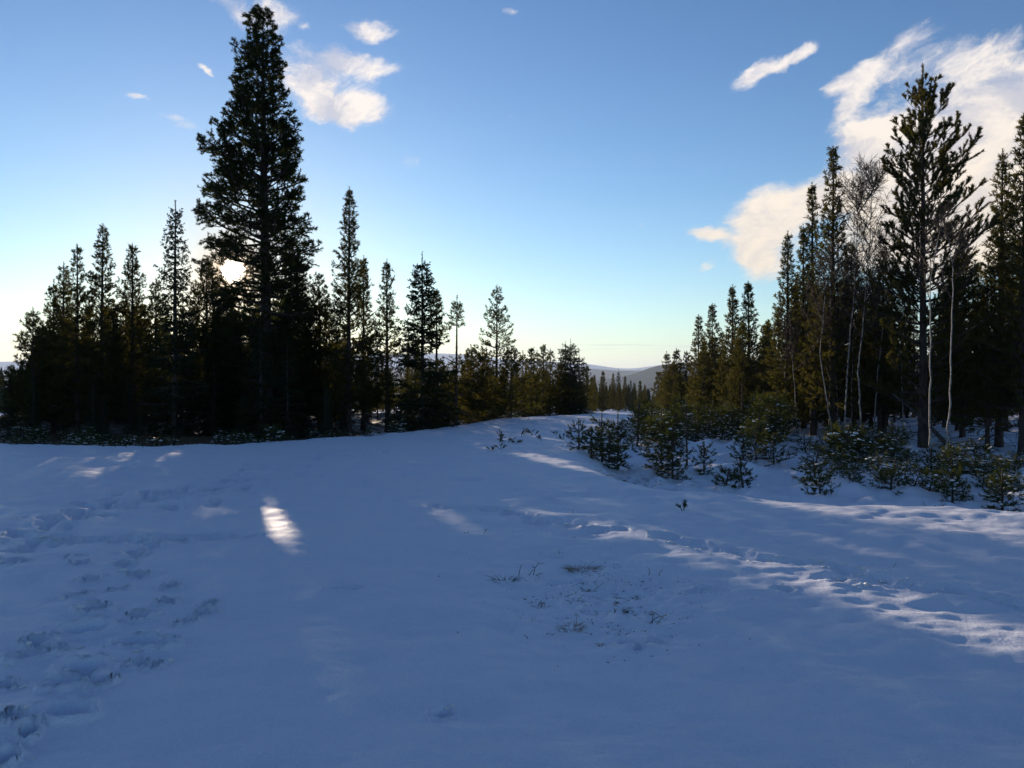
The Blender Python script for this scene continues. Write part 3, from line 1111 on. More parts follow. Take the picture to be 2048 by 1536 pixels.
LEFT = [
    (66, 616, 30, 'pine', 120, 800, 'low bushy pine ending the left stand against the yellow sky'),
    (105, 560, 31.5, 'pine', 100, 790, 'small pine with a slanting top between two taller spires, second from the left end'),
    (124, 527, 31, 'pine', 90, 790, 'slim spire pine third from the left end of the left stand'),
    (156, 489, 30, 'pine', 104, 800, 'dark pine with a bare bristly tip just left of the tall narrow pine'),
    (203, 449, 30.5, 'pine', 112, 790, 'tall narrow pine with a dense tip, highest of the left end group'),
    (264, 486, 31, 'pine', 126, 770, 'open feathery pine with upswept branches standing apart left of the drooping spruce'),
    (311, 556, 33, 'pine', 90, 780, 'slender pine peeping up at the left foot of the drooping spruce'),
    (350, 402, 29, 'spruce', 118, 800, 'scraggly spruce with drooping branch ends just left of the big pine'),
    (414, 520, 33, 'pine', 170, 760, 'dense pine under the left arm of the big pine'),
    (455, 575, 34, 'pine', 160, 790, 'bushy pine right below the sun'),
    (598, 505, 34, 'pine', 160, 790, 'dark pine crowded against the right side of the big pine'),
    (640, 548, 33.5, 'pine', 150, 790, 'bushy pine between the big pine and the tall spire to its right'),
    (500, 590, 35, 'pine', 120, 800, 'shaded pine behind the trunk of the big pine, just right of the sun'),
    (562, 560, 36, 'pine', 120, 800, 'dense pine hidden behind the right half of the big pine'),
    (478, 650, 37, 'pine', 120, 810, 'low dense pine in the dark below the sun, behind the bushy one'),
    (535, 655, 38, 'pine', 120, 810, 'low pine in the dark straight behind the foot of the big pine'),
    (487, 636, 31.5, 'spruce', 96, 850, 'dense low spruce added as a sun block, below and just right of the sun'),  # added tree: stops a stray streak of sun on the near snow
    (430, 680, 31, 'spruce', 90, 855, 'dense low spruce below and left of the sun'),
    (519, 628, 33, 'spruce', 104, 855, 'dense spruce added to block sun against the left side of the trunk of the big pine'),  # put in to close a light leak beside the trunk
    (523, 640, 28.4, 'spruce', 104, 866, 'low dense spruce added to block sun in front of the foot of the big pine'),  # added blocker for the last sun leak, also covers the trunk base
    (575, 690, 28.6, 'spruce', 90, 866, 'low spruce in the shade just right of the foot of the big pine'),
    (697, 375, 31, 'pine', 112, 780, 'tall spire pine right of the big pine, second highest of the left stand'),
    (727, 512, 33, 'pine', 84, 770, 'lower pine pressed against the right of the second highest spire'),
    (774, 520, 32, 'pine', 78, 760, 'thin pine with a crooked two-pronged tip left of the dense dark spruce'),
    (845, 504, 30, 'spruce', 124, 850, 'dense dark spruce with a needle-thin tip, full to the ground'),
    (872, 580, 32, 'pine', 76, 830, 'narrow pine leaning out behind the dense dark spruce'),
    (912, 590, 33, 'pine', 88, 790, 'airy pine standing between the dense spruce and the lone spire'),
    (940, 690, 35, 'pine', 100, 815, 'short pine right beside the airy pine, before the thicket'),
    (993, 570, 37, 'pine', 84, 745, 'lone spire pine rising over the thicket left of the gap'),
    (1022, 692, 36, 'pine', 84, 815, 'bushy young pine at the right foot of the lone spire'),
    (965, 706, 35, 'pine', 110, 815, 'broad young pine at the left foot of the lone spire pine'),
    (1046, 702, 40, 'pine', 54, 810, 'small thicket pine, first of the row of little tips'),
    (1062, 696, 42, 'pine', 50, 810, 'small pine in the thicket, second of the row of little tips'),
    (1073, 702, 43, 'pine', 46, 810, 'small pine in the thicket, third and lowest of the row of little tips'),
    (1087, 689, 44, 'pine', 46, 812, 'small pine in the thicket, fourth and sharpest of the row of little tips'),
    (1099, 698, 45, 'pine', 46, 812, 'small thicket pine, last of the little tips before the rounded pair'),
    (1130, 684, 46, 'spruce', 62, 822, 'left tree of the dark rounded pair beside the gap'),
    (1142, 678, 45, 'spruce', 66, 822, 'right and taller tree of the dark rounded pair beside the gap'),
    (1120, 722, 45, 'pine', 66, 822, 'low dense pine filling the left flank of the rounded pair'),
    (1158, 706, 46, 'spruce', 50, 822, 'lower shoulder tree on the right of the rounded pair'),
    (1173, 729, 50, 'pine', 38, 815, 'small round pine at the very edge of the gap'),
]
KW_ = {0: dict(lean=.02), 5: dict(e0=(14, 56), bend=(24, 24), spacing=.15), 7: dict(lvar=(.4, 1.15), spacing=.085, lift=-.5, whorl=.30, nb=(5, 6), slen=.42, bend=(16, 8), e0=(-12, 16), tip=.3),
      15: dict(nb=(6, 8), whorl=.24, lvar=(.7, 1.15)), 17: dict(spacing=.15, whorl=.42), 19: dict(spacing=.13, whorl=.38),
      27: dict(nb=(7, 8), profile=None), 28: dict(nb=(7, 8), profile=None), 30: dict(nb=(7, 8), profile=None)}
KW = {(k if k < 12 else k + 9): v for k, v in KW_.items()}
for i, (px, top, D, kind, w, cbpy, lab) in enumerate(LEFT):
    kw = dict(KW.get(i, {}))
    if 'profile' in kw:
        kw['profile'] = cone_profile(w * .5 / F * D, .2, .55)
    w *= 1.22 if kind == 'spruce' and w < 110 else 1.42
    if i not in (26, 28):
        cbpy += 45
    if D > 36:
        kw.setdefault('per_m', 40)
        kw.setdefault('nw', .036)
    front(px, top, D, kind, w, cbpy, lab, 200 + i, **kw)

# ---- the right stand
RIGHT = [
    (1318, 744, 58, 'pine', 40, 815, 'lowest pine on the right edge of the gap'),
    (1333, 703, 56, 'pine', 44, 810, 'pointed pine in the clump at the right edge of the gap'),
    (1353, 697, 55, 'pine', 56, 810, 'bushy pine, middle of the clump at the right edge of the gap'),
    (1374, 702, 54, 'pine', 44, 810, 'last pine of the clump at the right edge of the gap'),
    (1345, 728, 53, 'pine', 70, 815, 'low broad pine in front of the clump at the right edge of the gap'),
    (1395, 630, 45, 'pine', 62, 815, 'slim pine first to rise above the clump beside the gap'),
    (1425, 608, 43, 'pine', 70, 815, 'sunlit olive pine second to rise above the clump beside the gap'),
    (1408, 690, 42, 'pine', 70, 820, 'short leafy pine at the foot of the two slim pines by the gap'),
    (1464, 570, 38, 'pine', 76, 815, 'left of the pair of equal sunlit pines in the right stand'),
    (1500, 562, 37, 'pine', 84, 815, 'right of the pair of equal sunlit pines in the right stand'),
    (1485, 640, 36, 'pine', 80, 825, 'shorter pine between and in front of the equal sunlit pair'),
    (1536, 645, 35, 'pine', 70, 825, 'shorter pine in the dip between the sunlit pair and the darker tall pines'),
    (1573, 464, 31, 'pine', 104, 830, 'dark conical pine where the right stand steps up in height'),
    (1607, 448, 32, 'pine', 84, 820, 'dense pine tucked between the conical pine and the twin pointed tops'),
    (1626, 366, 30, 'pine', 74, 800, 'thin spire pine touching the left side of the pine against the cloud'),
    (1664, 292, 28, 'pine', 150, 790, 'tall pointed pine left of the bare birch, against the cloud'),
    (1708, 480, 33, 'pine', 130, 800, 'brownish pine behind the white birch stems'),
    (1768, 500, 32, 'pine', 130, 800, 'dark pine behind the bare birch at the left foot of the upswept pine'),
    (1925, 470, 28, 'pine', 150, 800, 'thick pine behind the two lone birch stems'),
    (1998, 300, 25.5, 'pine', 120, 800, 'tall pine with a clumpy top just left of the one cut by the picture edge'),
    (2046, 226, 23.5, 'pine', 190, 780, 'tall broad pine cut by the right picture edge'),
    (1975, 560, 24.5, 'pine', 150, 820, 'low bushy pine at the foot of the tall pines at the right edge'),
]
for i, (px, top, D, kind, w, cbpy, lab) in enumerate(RIGHT):
    kw = {}
    if D > 36:
        kw = dict(per_m=58, nw=.036)
    cbpy += 35
    if i in (15, 20):
        kw = dict(e0=(10, 56), bend=(22, 24), spacing=.14, whorl=.36, nw=.03)
    front(px, top, D, kind, w * 1.32, cbpy, lab, 300 + i, cull=False, **kw)


def build_upswept_pine():
    D = 25.0
    x, y, z = spot(1846, D)
    H = height_at(133, D, z)

    def prof(t, ph):
        f = .5 + .5 * math.cos(ph)
        base = np.interp(t, [0, .3, .5, .66, .78, .88, .96, 1], [2.1, 2.2, 2.1, 1.85, 1.35, .85, .42, .2])
        return base * (.82 + .30 * f)
    st = dict(H=H, crown_base=1.4, r0=.13, nb=(4, 6), profile=prof, e0=(4, 44), bend=(34, 24), spacing=.165, bare=.20, slen=.42, smax=.75, n3=2,
              per_m=190, nl=.105, nw=.024, whorl=.36, tip=.85, dead=20, dead_len=1.4, roll=.75, lift=.42, spread3=.5, l3max=.30, lvar=(.5, 1.15), sides=9,
              sangle=36, nang=40, bend_pow=.9)
    return conifer('pine_tree', st, 411, (x, y, z), 'young pine with long upswept bottlebrush branches, tallest of the right stand', 'pine tree',
                   per_branch=True, needle='needle')


build_upswept_pine()


# ---- bare birches with white stems
def birch(pts, D, r, label, seed, twigs=26, crown=.45, tw_len=1.4):
    rng = np.random.default_rng(seed)
    x0, y0, z0 = spot(pts[0][0], D)
    root = empty('birch_tree', label, 'birch tree', (x0, y0, z0), 0, 'birches in the right stand')
    Pp = []
    for k, (px, py) in enumerate(pts):
        Pp.append([(px - 1024) / F * D - x0, rng.normal(0, .05) * k, CAM_Z + (768 - py) / F * D - z0])
    Pp[0][2] = -.05
    Pp = np.array(Pp)
    tt = np.linspace(0, 1, 22)
    kk = np.linspace(0, 1, len(Pp))
    line = np.stack([np.interp(tt, kk, Pp[:, c]) for c in range(3)], 1)
    line[1:-1] = (line[:-2] + line[1:-1] * 2 + line[2:]) / 4
    line[1:-1, :2] += rng.normal(0, .012, (20, 2))
    b = Bits()
    b.tube(line, .58 * r * (1 - tt * .85) + .004, 7)
    link('trunk', b.mesh('trunk', M['birch']), root)
    w = Bits()
    A, B, RA = [], [], []
    for k in range(twigs):
        f = rng.uniform(1 - crown, .98)
        p = np.array([np.interp(f, tt, line[:, c]) for c in range(3)])
        ph = rng.random() * 6.28
        L = tw_len * (1.15 - f) / crown * .55 * rng.uniform(.6, 1.2) + .35
        e0, e1 = R(rng.uniform(38, 58)), R(rng.uniform(62, 84))
        n = 6
        pp = [p]
        for q in range(n):
            e = e0 + (e1 - e0) * q / n
            ph += rng.normal(0, .18)
            pp.append(pp[-1] + np.array([math.cos(e) * math.cos(ph), math.cos(e) * math.sin(ph), math.sin(e)]) * L / n)
        pp = np.array(pp)
        w.tube(pp, np.linspace(.013, .005, n + 1), 3)
        for q in range(1, n + 1):
            for _ in range(3):
                d = unit(pp[q] - pp[q - 1] + rng.normal(0, .6, 3) * L / n)
                l = rng.uniform(.18, .45)
                A.append(pp[q])
                B.append(pp[q] + d * l)
                for _ in range(3):
                    g_ = rng.uniform(.3, .9)
                    A.append(pp[q] + d * l * g_)
                    B.append(pp[q] + d * l * g_ + unit(d + rng.normal(0, .55, 3)) * l * .55)
    w.sticks(A, B, .0055, .0032)
    link('twigs', w.mesh('twigs', M['twig_birch']), root, kind='stuff')
    return root


birch([(1668, 875), (1655, 800), (1640, 720), (1648, 600), (1655, 520)], 27, .036, 'birch with its white stem leaning left, leftmost of the pale stems', 501, 18)
birch([(1688, 876), (1692, 800), (1696, 700), (1703, 600), (1712, 430), (1725, 400)], 26.5, .040, 'upright white birch stem, second in the cluster of pale stems', 502, 30, .42, 1.6)
birch([(1723, 890), (1717, 800), (1713, 740), (1724, 660), (1738, 500), (1744, 350)], 26, .044, 'birch whose bare twigs stand out against the cloud', 503, 46, .46, 2.0)
birch([(1744, 868), (1752, 790), (1764, 700), (1775, 560), (1780, 470)], 27, .030, 'thin birch leaning right, last of the cluster of pale stems', 504, 22, .42, 1.4)
birch([(1676, 872), (1672, 780), (1668, 700), (1672, 560)], 28, .024, 'threadlike birch stem between the leaning and the upright white stems', 505, 14)
birch([(1705, 880), (1702, 800), (1708, 680), (1722, 560)], 27.5, .022, 'threadlike birch stem just right of the upright white one', 506, 14)
birch([(1860, 918), (1863, 820), (1867, 700), (1874, 560), (1884, 430)], 21.0, .040, 'lone white birch stem under the upswept pine, left of two', 507, 7, .34, 1.0)
birch([(1892, 914), (1897, 800), (1906, 690), (1910, 560), (1906, 470)], 20.6, .036, 'lone white birch stem under the upswept pine, right of two', 508, 7, .34, 1.0)
birch([(1594, 862), (1592, 800), (1586, 730), (1580, 640)], 28, .022, 'small pale birch stem standing by itself left of the birch cluster', 509, 10)
birch([(1806, 880), (1803, 780), (1800, 690), (1806, 600)], 26, .024, 'dim birch stem in the dark between the cluster and the upswept pine', 510, 12)


def leaning_trunk():
    D = 24.5
    x, y, z = spot(1908, D)
    root = empty('fallen_trunk', 'grey dead trunk leaning across the dark behind the two lone birch stems', 'dead trunk', (x, y, z))
    b = Bits()
    p0 = np.array([0, 0, -.02])
    p1 = np.array([(1800 - 1908) / F * D, .5, CAM_Z + (768 - 788) / F * D - z])
    t = np.linspace(0, 1, 8)[:, None]
    line = p0 * (1 - t) + p1 * t + np.array([0, 0, .10]) * np.sin(t * 3.14)
    b.tube(line, np.linspace(.075, .03, 8), 7)
    b.sticks([line[3], line[5], line[6]], [line[3] + [.1, -.1, .35], line[5] + [-.1, .1, .4], line[6] + [.15, 0, .2]], .016, .005)
    link('stem', b.mesh('stem', M['bark_dark']), root)


leaning_trunk()

# ---- background trees of both stands: individuals copied from a handful of grown ones
PROTO = []
for k, (H, rm, cbf) in enumerate([(8.0, 1.35, .09), (7.0, 1.15, .06), (8.5, 1.2, .14), (6.5, 1.35, .05), (9.0, 1.3, .2)]):
    st = pine_style(H, rm, H * cbf, per_m=44, nw=.042, n3=2, nl=.12, dead=10, lean=.012)
    PROTO.append((conifer('pine_tree', st, 600 + k, (0, -200, -50), '', 'pine tree'), H, rm))
for k, (H, rm) in enumerate([(7.5, 1.15), (6.0, 1.0)]):
    st = spruce_style(H, rm, .4, per_m=52, nw=.042, n3=2)
    PROTO.append((conifer('spruce_tree', st, 640 + k, (0, -200, -50), '', 'spruce tree', needle='needle_spruce', bark='bark_dark'), H, rm))
USED = [False] * len(PROTO)
PLACED = []


def plant(kind, x, y, H, rz, wide, label, group):
    z = zg(x, y) - .05
    root, H0, rm = PROTO[kind]
    s = H / H0
    if USED[kind]:
        o = copy_tree(root, (x, y, z), rz, (s * wide, s * wide, s), label, group)
    else:
        o = root
        USED[kind] = True
        o.location = (x, y, z)
        o.rotation_euler = (0, 0, rz)
        o.scale = (s * wide, s * wide, s)
        o['label'] = label
        o['group'] = group
    PLACED.append((x, y))
    return o


LAND_L = [(20, 'at the left picture edge'), (95, 'near the left end'), (155, 'behind the pine with the bristly tip'), (203, 'behind the tall narrow pine'), (264, 'behind the open feathery pine'),
          (350, 'behind the drooping spruce'), (440, 'below the sun'), (535, 'behind the big pine'), (620, 'right of the big pine'), (697, 'behind the tall spire'), (774, 'behind the thin two-pronged pine'),
          (845, 'behind the dense dark spruce'), (912, 'behind the airy pine'), (993, 'behind the lone spire'), (1060, 'behind the row of little tips'), (1135, 'behind the rounded pair'), (1180, 'at the edge of the gap')]
LAND_R = [(1340, 'behind the clump by the gap'), (1410, 'behind the two slim pines'), (1480, 'behind the equal sunlit pair'), (1536, 'in the dip beside the sunlit pair'), (1573, 'behind the dark conical pine'),
          (1626, 'behind the thin spire pine'), (1680, 'behind the pale birch stems'), (1744, 'behind the tall bare birch'), (1846, 'behind the upswept pine'), (1900, 'behind the two lone birch stems'), (1998, 'behind the clumpy topped pine'), (2060, 'at the right picture edge')]


def where(px):
    return min(LAND_L + LAND_R, key=lambda q: abs(q[0] - px))[1]


def scatter(n, px0, px1, d0, d1, sky, label, group, seed, kinds, var=90, minsep=1.1, avoid=True, hmin=2.2, jit=1.0):
    rng = np.random.default_rng(seed)
    done = tries = 0
    SX, SY = zip(*sky)
    while done < n and tries < n * 40:
        tries += 1
        px = rng.uniform(px0, px1)
        d = d0 + (d1 - d0) * rng.random() ** jit
        x = (px - 1024) / F * d
        z = zg(x, d)
        top = np.interp(px, SX, SY) + abs(rng.normal(0, var * .5)) + rng.uniform(0, var * .3)
        H = CAM_Z + (768 - top) / F * d - z
        if H < hmin:
            H = hmin * rng.uniform(1, 1.2)
            if CAM_Z + (768 - np.interp(px, SX, SY)) / F * d - z < H:
                continue
        if any((x - a) ** 2 + (d - b) ** 2 < minsep ** 2 for a, b in PLACED[-400:]):
            continue
        if poly_sdf(np.array([x]), np.array([d]), FP)[0] < .8:
            continue
        k = kinds[rng.integers(len(kinds))]
        if avoid:
            hs = np.linspace(.4, H, 14)
            rr = PROTO[k][2] * H / PROTO[k][1] * .55
            if in_gap(np.stack([np.full(14, x), np.full(14, d), z + hs], 1), rr * .45).any():
                continue
        lb = label + ' ' + where(px) if 0 < px < 2048 else label
        plant(k, x, d, H, rng.random() * 6.28, rng.uniform(.9, 1.25), lb, group)
        done += 1
    return done


SKY_L = [(-400, 640), (-60, 690), (30, 712), (44, 690), (80, 630), (110, 600), (200, 580), (300, 590), (380, 580), (450, 600), (560, 580), (680, 590), (760, 620), (860, 630), (884, 712), (980, 716), (1040, 722), (1110, 730), (1165, 752)]
n0 = scatter(66, -40, 900, 27.5, 46, [(-40, 700), (0, 725), (900, 760)], 'young spruce in the shade', 'young spruces under the left stand', 700, [5, 6], 40, minsep=.75, hmin=1.2)
n1 = scatter(92, 40, 880, 34, 66, SKY_L, 'dark pine deep in the left stand', 'pines deep in the left stand', 701, [0, 1, 2, 3, 4, 0, 1, 3, 5], 90)
n2 = scatter(40, 880, 1165, 42, 75, SKY_L, 'small pine in the low thicket', 'pines of the low thicket', 702, [0, 1, 3, 5], 46)
n3 = scatter(22, -420, 44, 32, 62, SKY_L, 'low sunlit tree in the far wood', 'trees at the left picture edge', 703, [0, 1, 3], 50)
SKY_R = [(1310, 752), (1330, 725), (1380, 720), (1400, 680), (1440, 640), (1520, 640), (1570, 580), (1620, 520), (1700, 520), (1800, 560), (1900, 540), (1980, 480), (2100, 440), (2500, 420)]
n4 = scatter(52, 1560, 2120, 29, 50, SKY_R, 'dark pine deep in the right stand', 'pines deep in the right stand', 704, [0, 1, 2, 3, 4, 2, 4], 110, avoid=False)
n5 = scatter(26, 1330, 1570, 40, 66, SKY_R, 'olive pine low in the right stand', 'pines on the lower side of the right stand', 705, [0, 1, 3, 5], 60, avoid=False)
n6 = scatter(2, 2110, 2600, 16, 34, SKY_R, 'tall pine outside the right picture edge', 'pines beyond the right picture edge', 706, [0, 2, 4], 110, avoid=False)
SKY_C = [(1150, 742), (1180, 744), (1200, 742), (1240, 748), (1270, 760), (1300, 770), (1330, 775)]
GAPTREES = [(1189, 747, 78, 1, 1.0), (1206, 742, 80, 3, 1.25), (1226, 745, 84, 0, 1.2), (1237, 737, 86, 6, .85), (1250, 750, 88, 1, 1.2), (1262, 757, 90, 5, .9), (1268, 760, 92, 6, .7), (1280, 761, 88, 3, 1.3), (1290, 768, 96, 0, 1.2)]
GLAB = ['small pine at the left end of the row across the gap', 'round topped pine second in the row across the gap', 'broad pine left of the pointed spruce in the gap', 'slim pointed spruce sticking up in the middle of the gap',
        'pine just right of the pointed spruce in the gap', 'dark little spruce in the right half of the row across the gap', 'tiny spruce tip squeezed between two others in the gap', 'broad pine last in the row before the bare birch haze', 'lowest tree at the right end of the row across the gap']
for (px, top, d, k, wd), lab in zip(GAPTREES, GLAB):
    x = (px - 1024) / F * d
    plant(k, x, d, CAM_Z + (768 - top) / F * d - zg(x, d), px * 1.7, wd, lab, 'trees in the row across the gap')
n7 = scatter(16, 1170, 1320, 74, 112, SKY_C, 'dark tree in the low wood across the gap', 'trees in the low wood across the gap', 707, [0, 1, 3, 5, 6], 22, minsep=.9, avoid=False)
print('planted', n1, n2, n3, n4, n5, n6, n7)


def distant_forest():
    rng = np.random.default_rng(808)
    n = 1900
    az = rng.uniform(-R(48), R(48), n)
    d = 125 * (1100 / 125) ** rng.random(n)
    x, y = np.sin(az) * d, np.cos(az) * d
    z = terrain(x, y)
    px = x / y * F + 1024
    H = rng.uniform(5, 10, n)
    lim = np.interp(px, [-400, 40, 900, 1165, 1180, 1260, 1320, 1340, 2500], [700, 712, 720, 745, 765, 772, 778, 735, 700])
    Hm = CAM_Z + (768 - lim) / F * y - z
    H = np.minimum(H, Hm)
    k = H > 2.5
    x, y, z, H = x[k], y[k], z[k], H[k]
    n = len(x)
    V, Q = [], []
    off = 0
    sides = 6
    tiers = 4
    for t in range(tiers):
        zb, zt = t / tiers * .9 + .04, min(1.0, (t + 1.7) / tiers)
        r = (1 - t / tiers) * .17 + .03
        a = np.linspace(0, 6.283, sides, endpoint=False)[None] + rng.random((n, 1)) * 6
        rad = H[:, None] * r * rng.uniform(.6, 1.3, (n, sides))
        ring = np.stack([x[:, None] + rad * np.cos(a), y[:, None] + rad * np.sin(a), z[:, None] + H[:, None] * (zb + rng.uniform(-.04, .04, (n, sides)))], -1)
        tip = np.stack([x, y, z + H * zt], -1)[:, None]
        V.append(np.concatenate([ring, tip], 1).reshape(-1, 3))
        i = np.arange(sides)
        f = np.stack([i, (i + 1) % sides, np.full(sides, sides)], -1)[None] + (np.arange(n) * (sides + 1))[:, None, None] + off
        Q.append(f.reshape(-1, 3))
        off += n * (sides + 1)
    link('distant_forest', mesh_from('distant_forest', np.vstack(V), np.vstack(Q), M['needle_spruce']), kind='stuff')


distant_forest()

# ---- snowy saplings
def sapling_style(H, rmax, **kw):
    st = dict(H=H, crown_base=.08 * H, r0=.010 + .008 * H, nb=(4, 6), profile=cone_profile(rmax, .10, .75, .35), e0=(2, 46), bend=(14, 24), spacing=.095, bare=.12,
              slen=.42, smax=.30, n3=1, per_m=190, nl=.055, nw=.0125, whorl=.14, tip=.34, roll=.5, lift=.2, l3max=.14, snow=.24, snow_size=.034, lvar=(.6, 1.1), nang=50, sides=5)
    st.update(kw)
    return st


def sapling(px, top, D, wpx, label, seed, group=None, per_branch=True, needle='needle_young', **kw):
    x, y, z = spot(px, D)
    H = max(.2, height_at(top, D, z))
    st = sapling_style(H, wpx * .5 / F * D, **kw)
    st['tip'] = min(st['tip'], .24 * H)
    sn = st.pop('snow')
    return conifer('pine_sapling', st, seed, (x, y, z), label, 'sapling', group, per_branch=per_branch, snow=sn, needle=needle)


GS = 'saplings in the hollow'
sapling(1158, 838, 19.6, 64, 'spindly sapling with a bare leader at the left end of the snowy clump', 801, GS, whorl=.20)
sapling(1183, 858, 18.6, 90, 'low spreading sapling in front of the snowy clump in the hollow', 802, GS)
sapling(1204, 822, 19.2, 84, 'bushy sapling with a thin leader in the middle of the snowy clump', 803, GS)
sapling(1218, 862, 18.2, 84, 'lowest sapling on the right front of the snowy clump', 804, GS)
sapling(1236, 824, 18.9, 62, 'upright sapling with a thick brushy leader at the right end of the snowy clump', 805, GS, spacing=.05)
sapling(1322, 814, 18.4, 124, 'dark dense sapling alone in the middle of the hollow, widest of all', 806, GS, spacing=.07, whorl=.14, nb=(5, 6))
sapling(1345, 850, 17.7, 100, 'shorter sapling joined to the right of the dark dense one', 807, GS)
sapling(1374, 792, 19.8, 60, 'sapling on a tall bare stem right of the dark dense one', 808, GS, crown_base=.95, whorl=.2)
sapling(1408, 884, 18.6, 56, 'small thin sapling right of the bare stemmed one', 809, GS, whorl=.17)
sapling(1512, 838, 21.0, 110, 'dark sapling in front of the sunlit young pines', 810, GS)
sapling(1486, 868, 20.0, 80, 'low sapling at the left foot of the sunlit young pines', 811, GS)
sapling(1548, 868, 20.0, 96, 'low sapling at the right foot of the sunlit young pines', 812, GS)
sapling(1640, 954, 14.2, 70, 'small round sapling alone at the edge of the right snow bank', 813, GS, nb=(5, 7), whorl=.10)
sapling(1452, 934, 15.8, 60, 'half buried sapling bending over in the open snow of the hollow', 814, GS, lean=.5, whorl=.1, snow=.1)
sapling(1488, 922, 16.4, 50, 'half buried sapling with a kinked stem right of the bending one', 815, GS, lean=.3, whorl=.12, snow=.1)
sapling(2005, 938, 13.6, 90, 'squat sapling in the snow near the right picture edge', 816, GS)
sapling(1905, 945, 14.4, 90, 'sapling behind the bare twigs at the right snow bank', 817, GS)
sapling(1782, 940, 15.2, 80, 'low sapling jutting out of the brush towards the snow, right of the round one', 818, GS)

PSAP = []
for k, (H, r) in enumerate([(1.6, .55), (1.3, .5), (.9, .5), (.7, .45)]):
    st = sapling_style(H, r, per_m=150, nw=.013, spacing=.075)
    st['tip'] = min(st['tip'], .24 * H)
    sn = st.pop('snow')
    PSAP.append([conifer('pine_sapling', st, 850 + k, (0, -200, -50), '', 'sapling', snow=sn, needle='needle_young'), H, False])


def brush(n, px0, px1, d0, d1, h0, h1, label, group, seed, tall=None, wide=1.0, minsep=.35, sdmin=.6):
    rng = np.random.default_rng(seed)
    done = tries = 0
    mine = []
    while done < n and tries < n * 30:
        tries += 1
        px, d = rng.uniform(px0, px1), rng.uniform(d0, d1)
        x = (px - 1024) / F * d
        sdv = poly_sdf(np.array([x]), np.array([d]), FP)[0]
        if sdv < sdmin or any((x - a) ** 2 + (d - b) ** 2 < minsep ** 2 for a, b in mine):
            continue
        mine.append((x, d))
        H = rng.uniform(h0, h1)
        k = rng.integers(2) if H > 1.0 else 2 + rng.integers(2)
        s = H / PSAP[k][1]
        sc = (s * wide * rng.uniform(.85, 1.25), s * wide * rng.uniform(.85, 1.25), s)
        loc = (x, d, zg(x, d) - .04)
        size = ['smallest', 'low', 'middling', 'tall'][min(3, int((H - h0) / (h1 - h0) * 4))]
        lb = size + ' ' + label + ' ' + where(px).replace('behind', 'below')
        if PSAP[k][2]:
            o = copy_tree(PSAP[k][0], loc, rng.random() * 6.28, sc, lb, group)
        else:
            o = PSAP[k][0]
            PSAP[k][2] = True
            o.location, o.scale = loc, sc
            o['label'], o['group'] = lb, group
        o.rotation_euler = (rng.normal(0, .12), rng.normal(0, .12), rng.random() * 6.28)
        done += 1
    return done


brush(26, 1270, 1450, 25, 33, .9, 1.7, 'sunlit snowy sapling', 'sunlit saplings behind the hollow', 901)
brush(16, 1455, 1580, 24, 31, 1.1, 2.0, 'sunlit olive sapling', 'sunlit young pines at the foot of the right stand', 902)
brush(60, 1625, 2070, 14.8, 22, .28, .64, 'snow dusted sapling in the brush', 'brush under the right stand', 903, wide=1.15)
brush(14, 1600, 1800, 19, 26, .5, 1.0, 'dark sapling', 'saplings round the birch cluster', 904, wide=1.2)
brush(56, -60, 900, 21.5, 29, .22, .62, 'dark sapling along the snow edge', 'undergrowth along the left stand', 905, wide=1.3, sdmin=.15)
brush(26, 860, 1180, 31, 48, .3, .8, 'sapling fringing the snow', 'undergrowth below the thicket', 906, wide=1.3, sdmin=.1)


# ---- straws, tufts and twigs that stick out of the snow
def ground_at(px, py):
    x, y = world_xy(px, py)
    return x, y, float(terrain(np.array([x]), np.array([y]), True)[0])


def blades(rng, n, spread, h, lean=.7, r=.0022):
    b = Bits()
    for _ in range(n):
        a = rng.random() * 6.28
        p = np.array([math.cos(a), math.sin(a), 0]) * spread * rng.random() ** .6
        hh = h * rng.uniform(.5, 1.15)
        d = np.array([math.cos(a), math.sin(a), 0]) * lean * rng.uniform(.3, 1.3) + rng.normal(0, .2, 3) * [1, 1, 0]
        t = np.linspace(0, 1, 5)[:, None]
        pts = p + np.array([0, 0, 1.0]) * hh * (t - .35 * t ** 2.5) + d * hh * t ** 1.8 - np.array([0, 0, .015])
        b.tube(pts, np.linspace(r, r * .35, 5), 3)
    return b


def grass_tuft(px, py, w, h, n, label, seed, mat='straw', lean=.9):
    rng = np.random.default_rng(seed)
    x, y, z = ground_at(px, py)
    sp = w * .5 / F * y
    o = link('grass_tuft', blades(rng, n, sp, h, lean).mesh('grass_tuft', M[mat]), None, label=label, category='grass tuft', group='dead grass in the bare patch')
    o.location = (x, y, z)


grass_tuft(1166, 1130, 62, .062, 190, 'round straw coloured grass tuft, biggest one in the open snow', 1001, lean=1.1)
grass_tuft(1010, 1158, 50, .06, 46, 'flat dark grass tuft at the left of the bare patch', 1002, 'stem', 1.4)
grass_tuft(1142, 1252, 56, .038, 70, 'flat brown grass tuft in the lower middle of the bare patch', 1003, 'straw', 1.5)
grass_tuft(1302, 1240, 40, .03, 36, 'little grass tuft at the foot of the crossed straws', 1004, 'straw', 1.2)
grass_tuft(1072, 1200, 22, .05, 24, 'small dark grass tuft left of the middle of the bare patch', 1005, 'stem', 1.1)
grass_tuft(1115, 1162, 24, .03, 18, 'scrap of dark grass in the upper part of the bare patch', 1006, 'stem', 1.6)
grass_tuft(1150, 1197, 26, .03, 18, 'scrap of dark grass in the very middle of the bare patch', 1007, 'stem', 1.6)
grass_tuft(1205, 1282, 16, .05, 14, 'thin wisp of grass at the lower edge of the bare patch', 1008, 'straw', .6)
grass_tuft(1072, 1236, 16, .03, 12, 'tiny dark wisp of grass at the lower left of the bare patch', 1009, 'stem', 1.2)
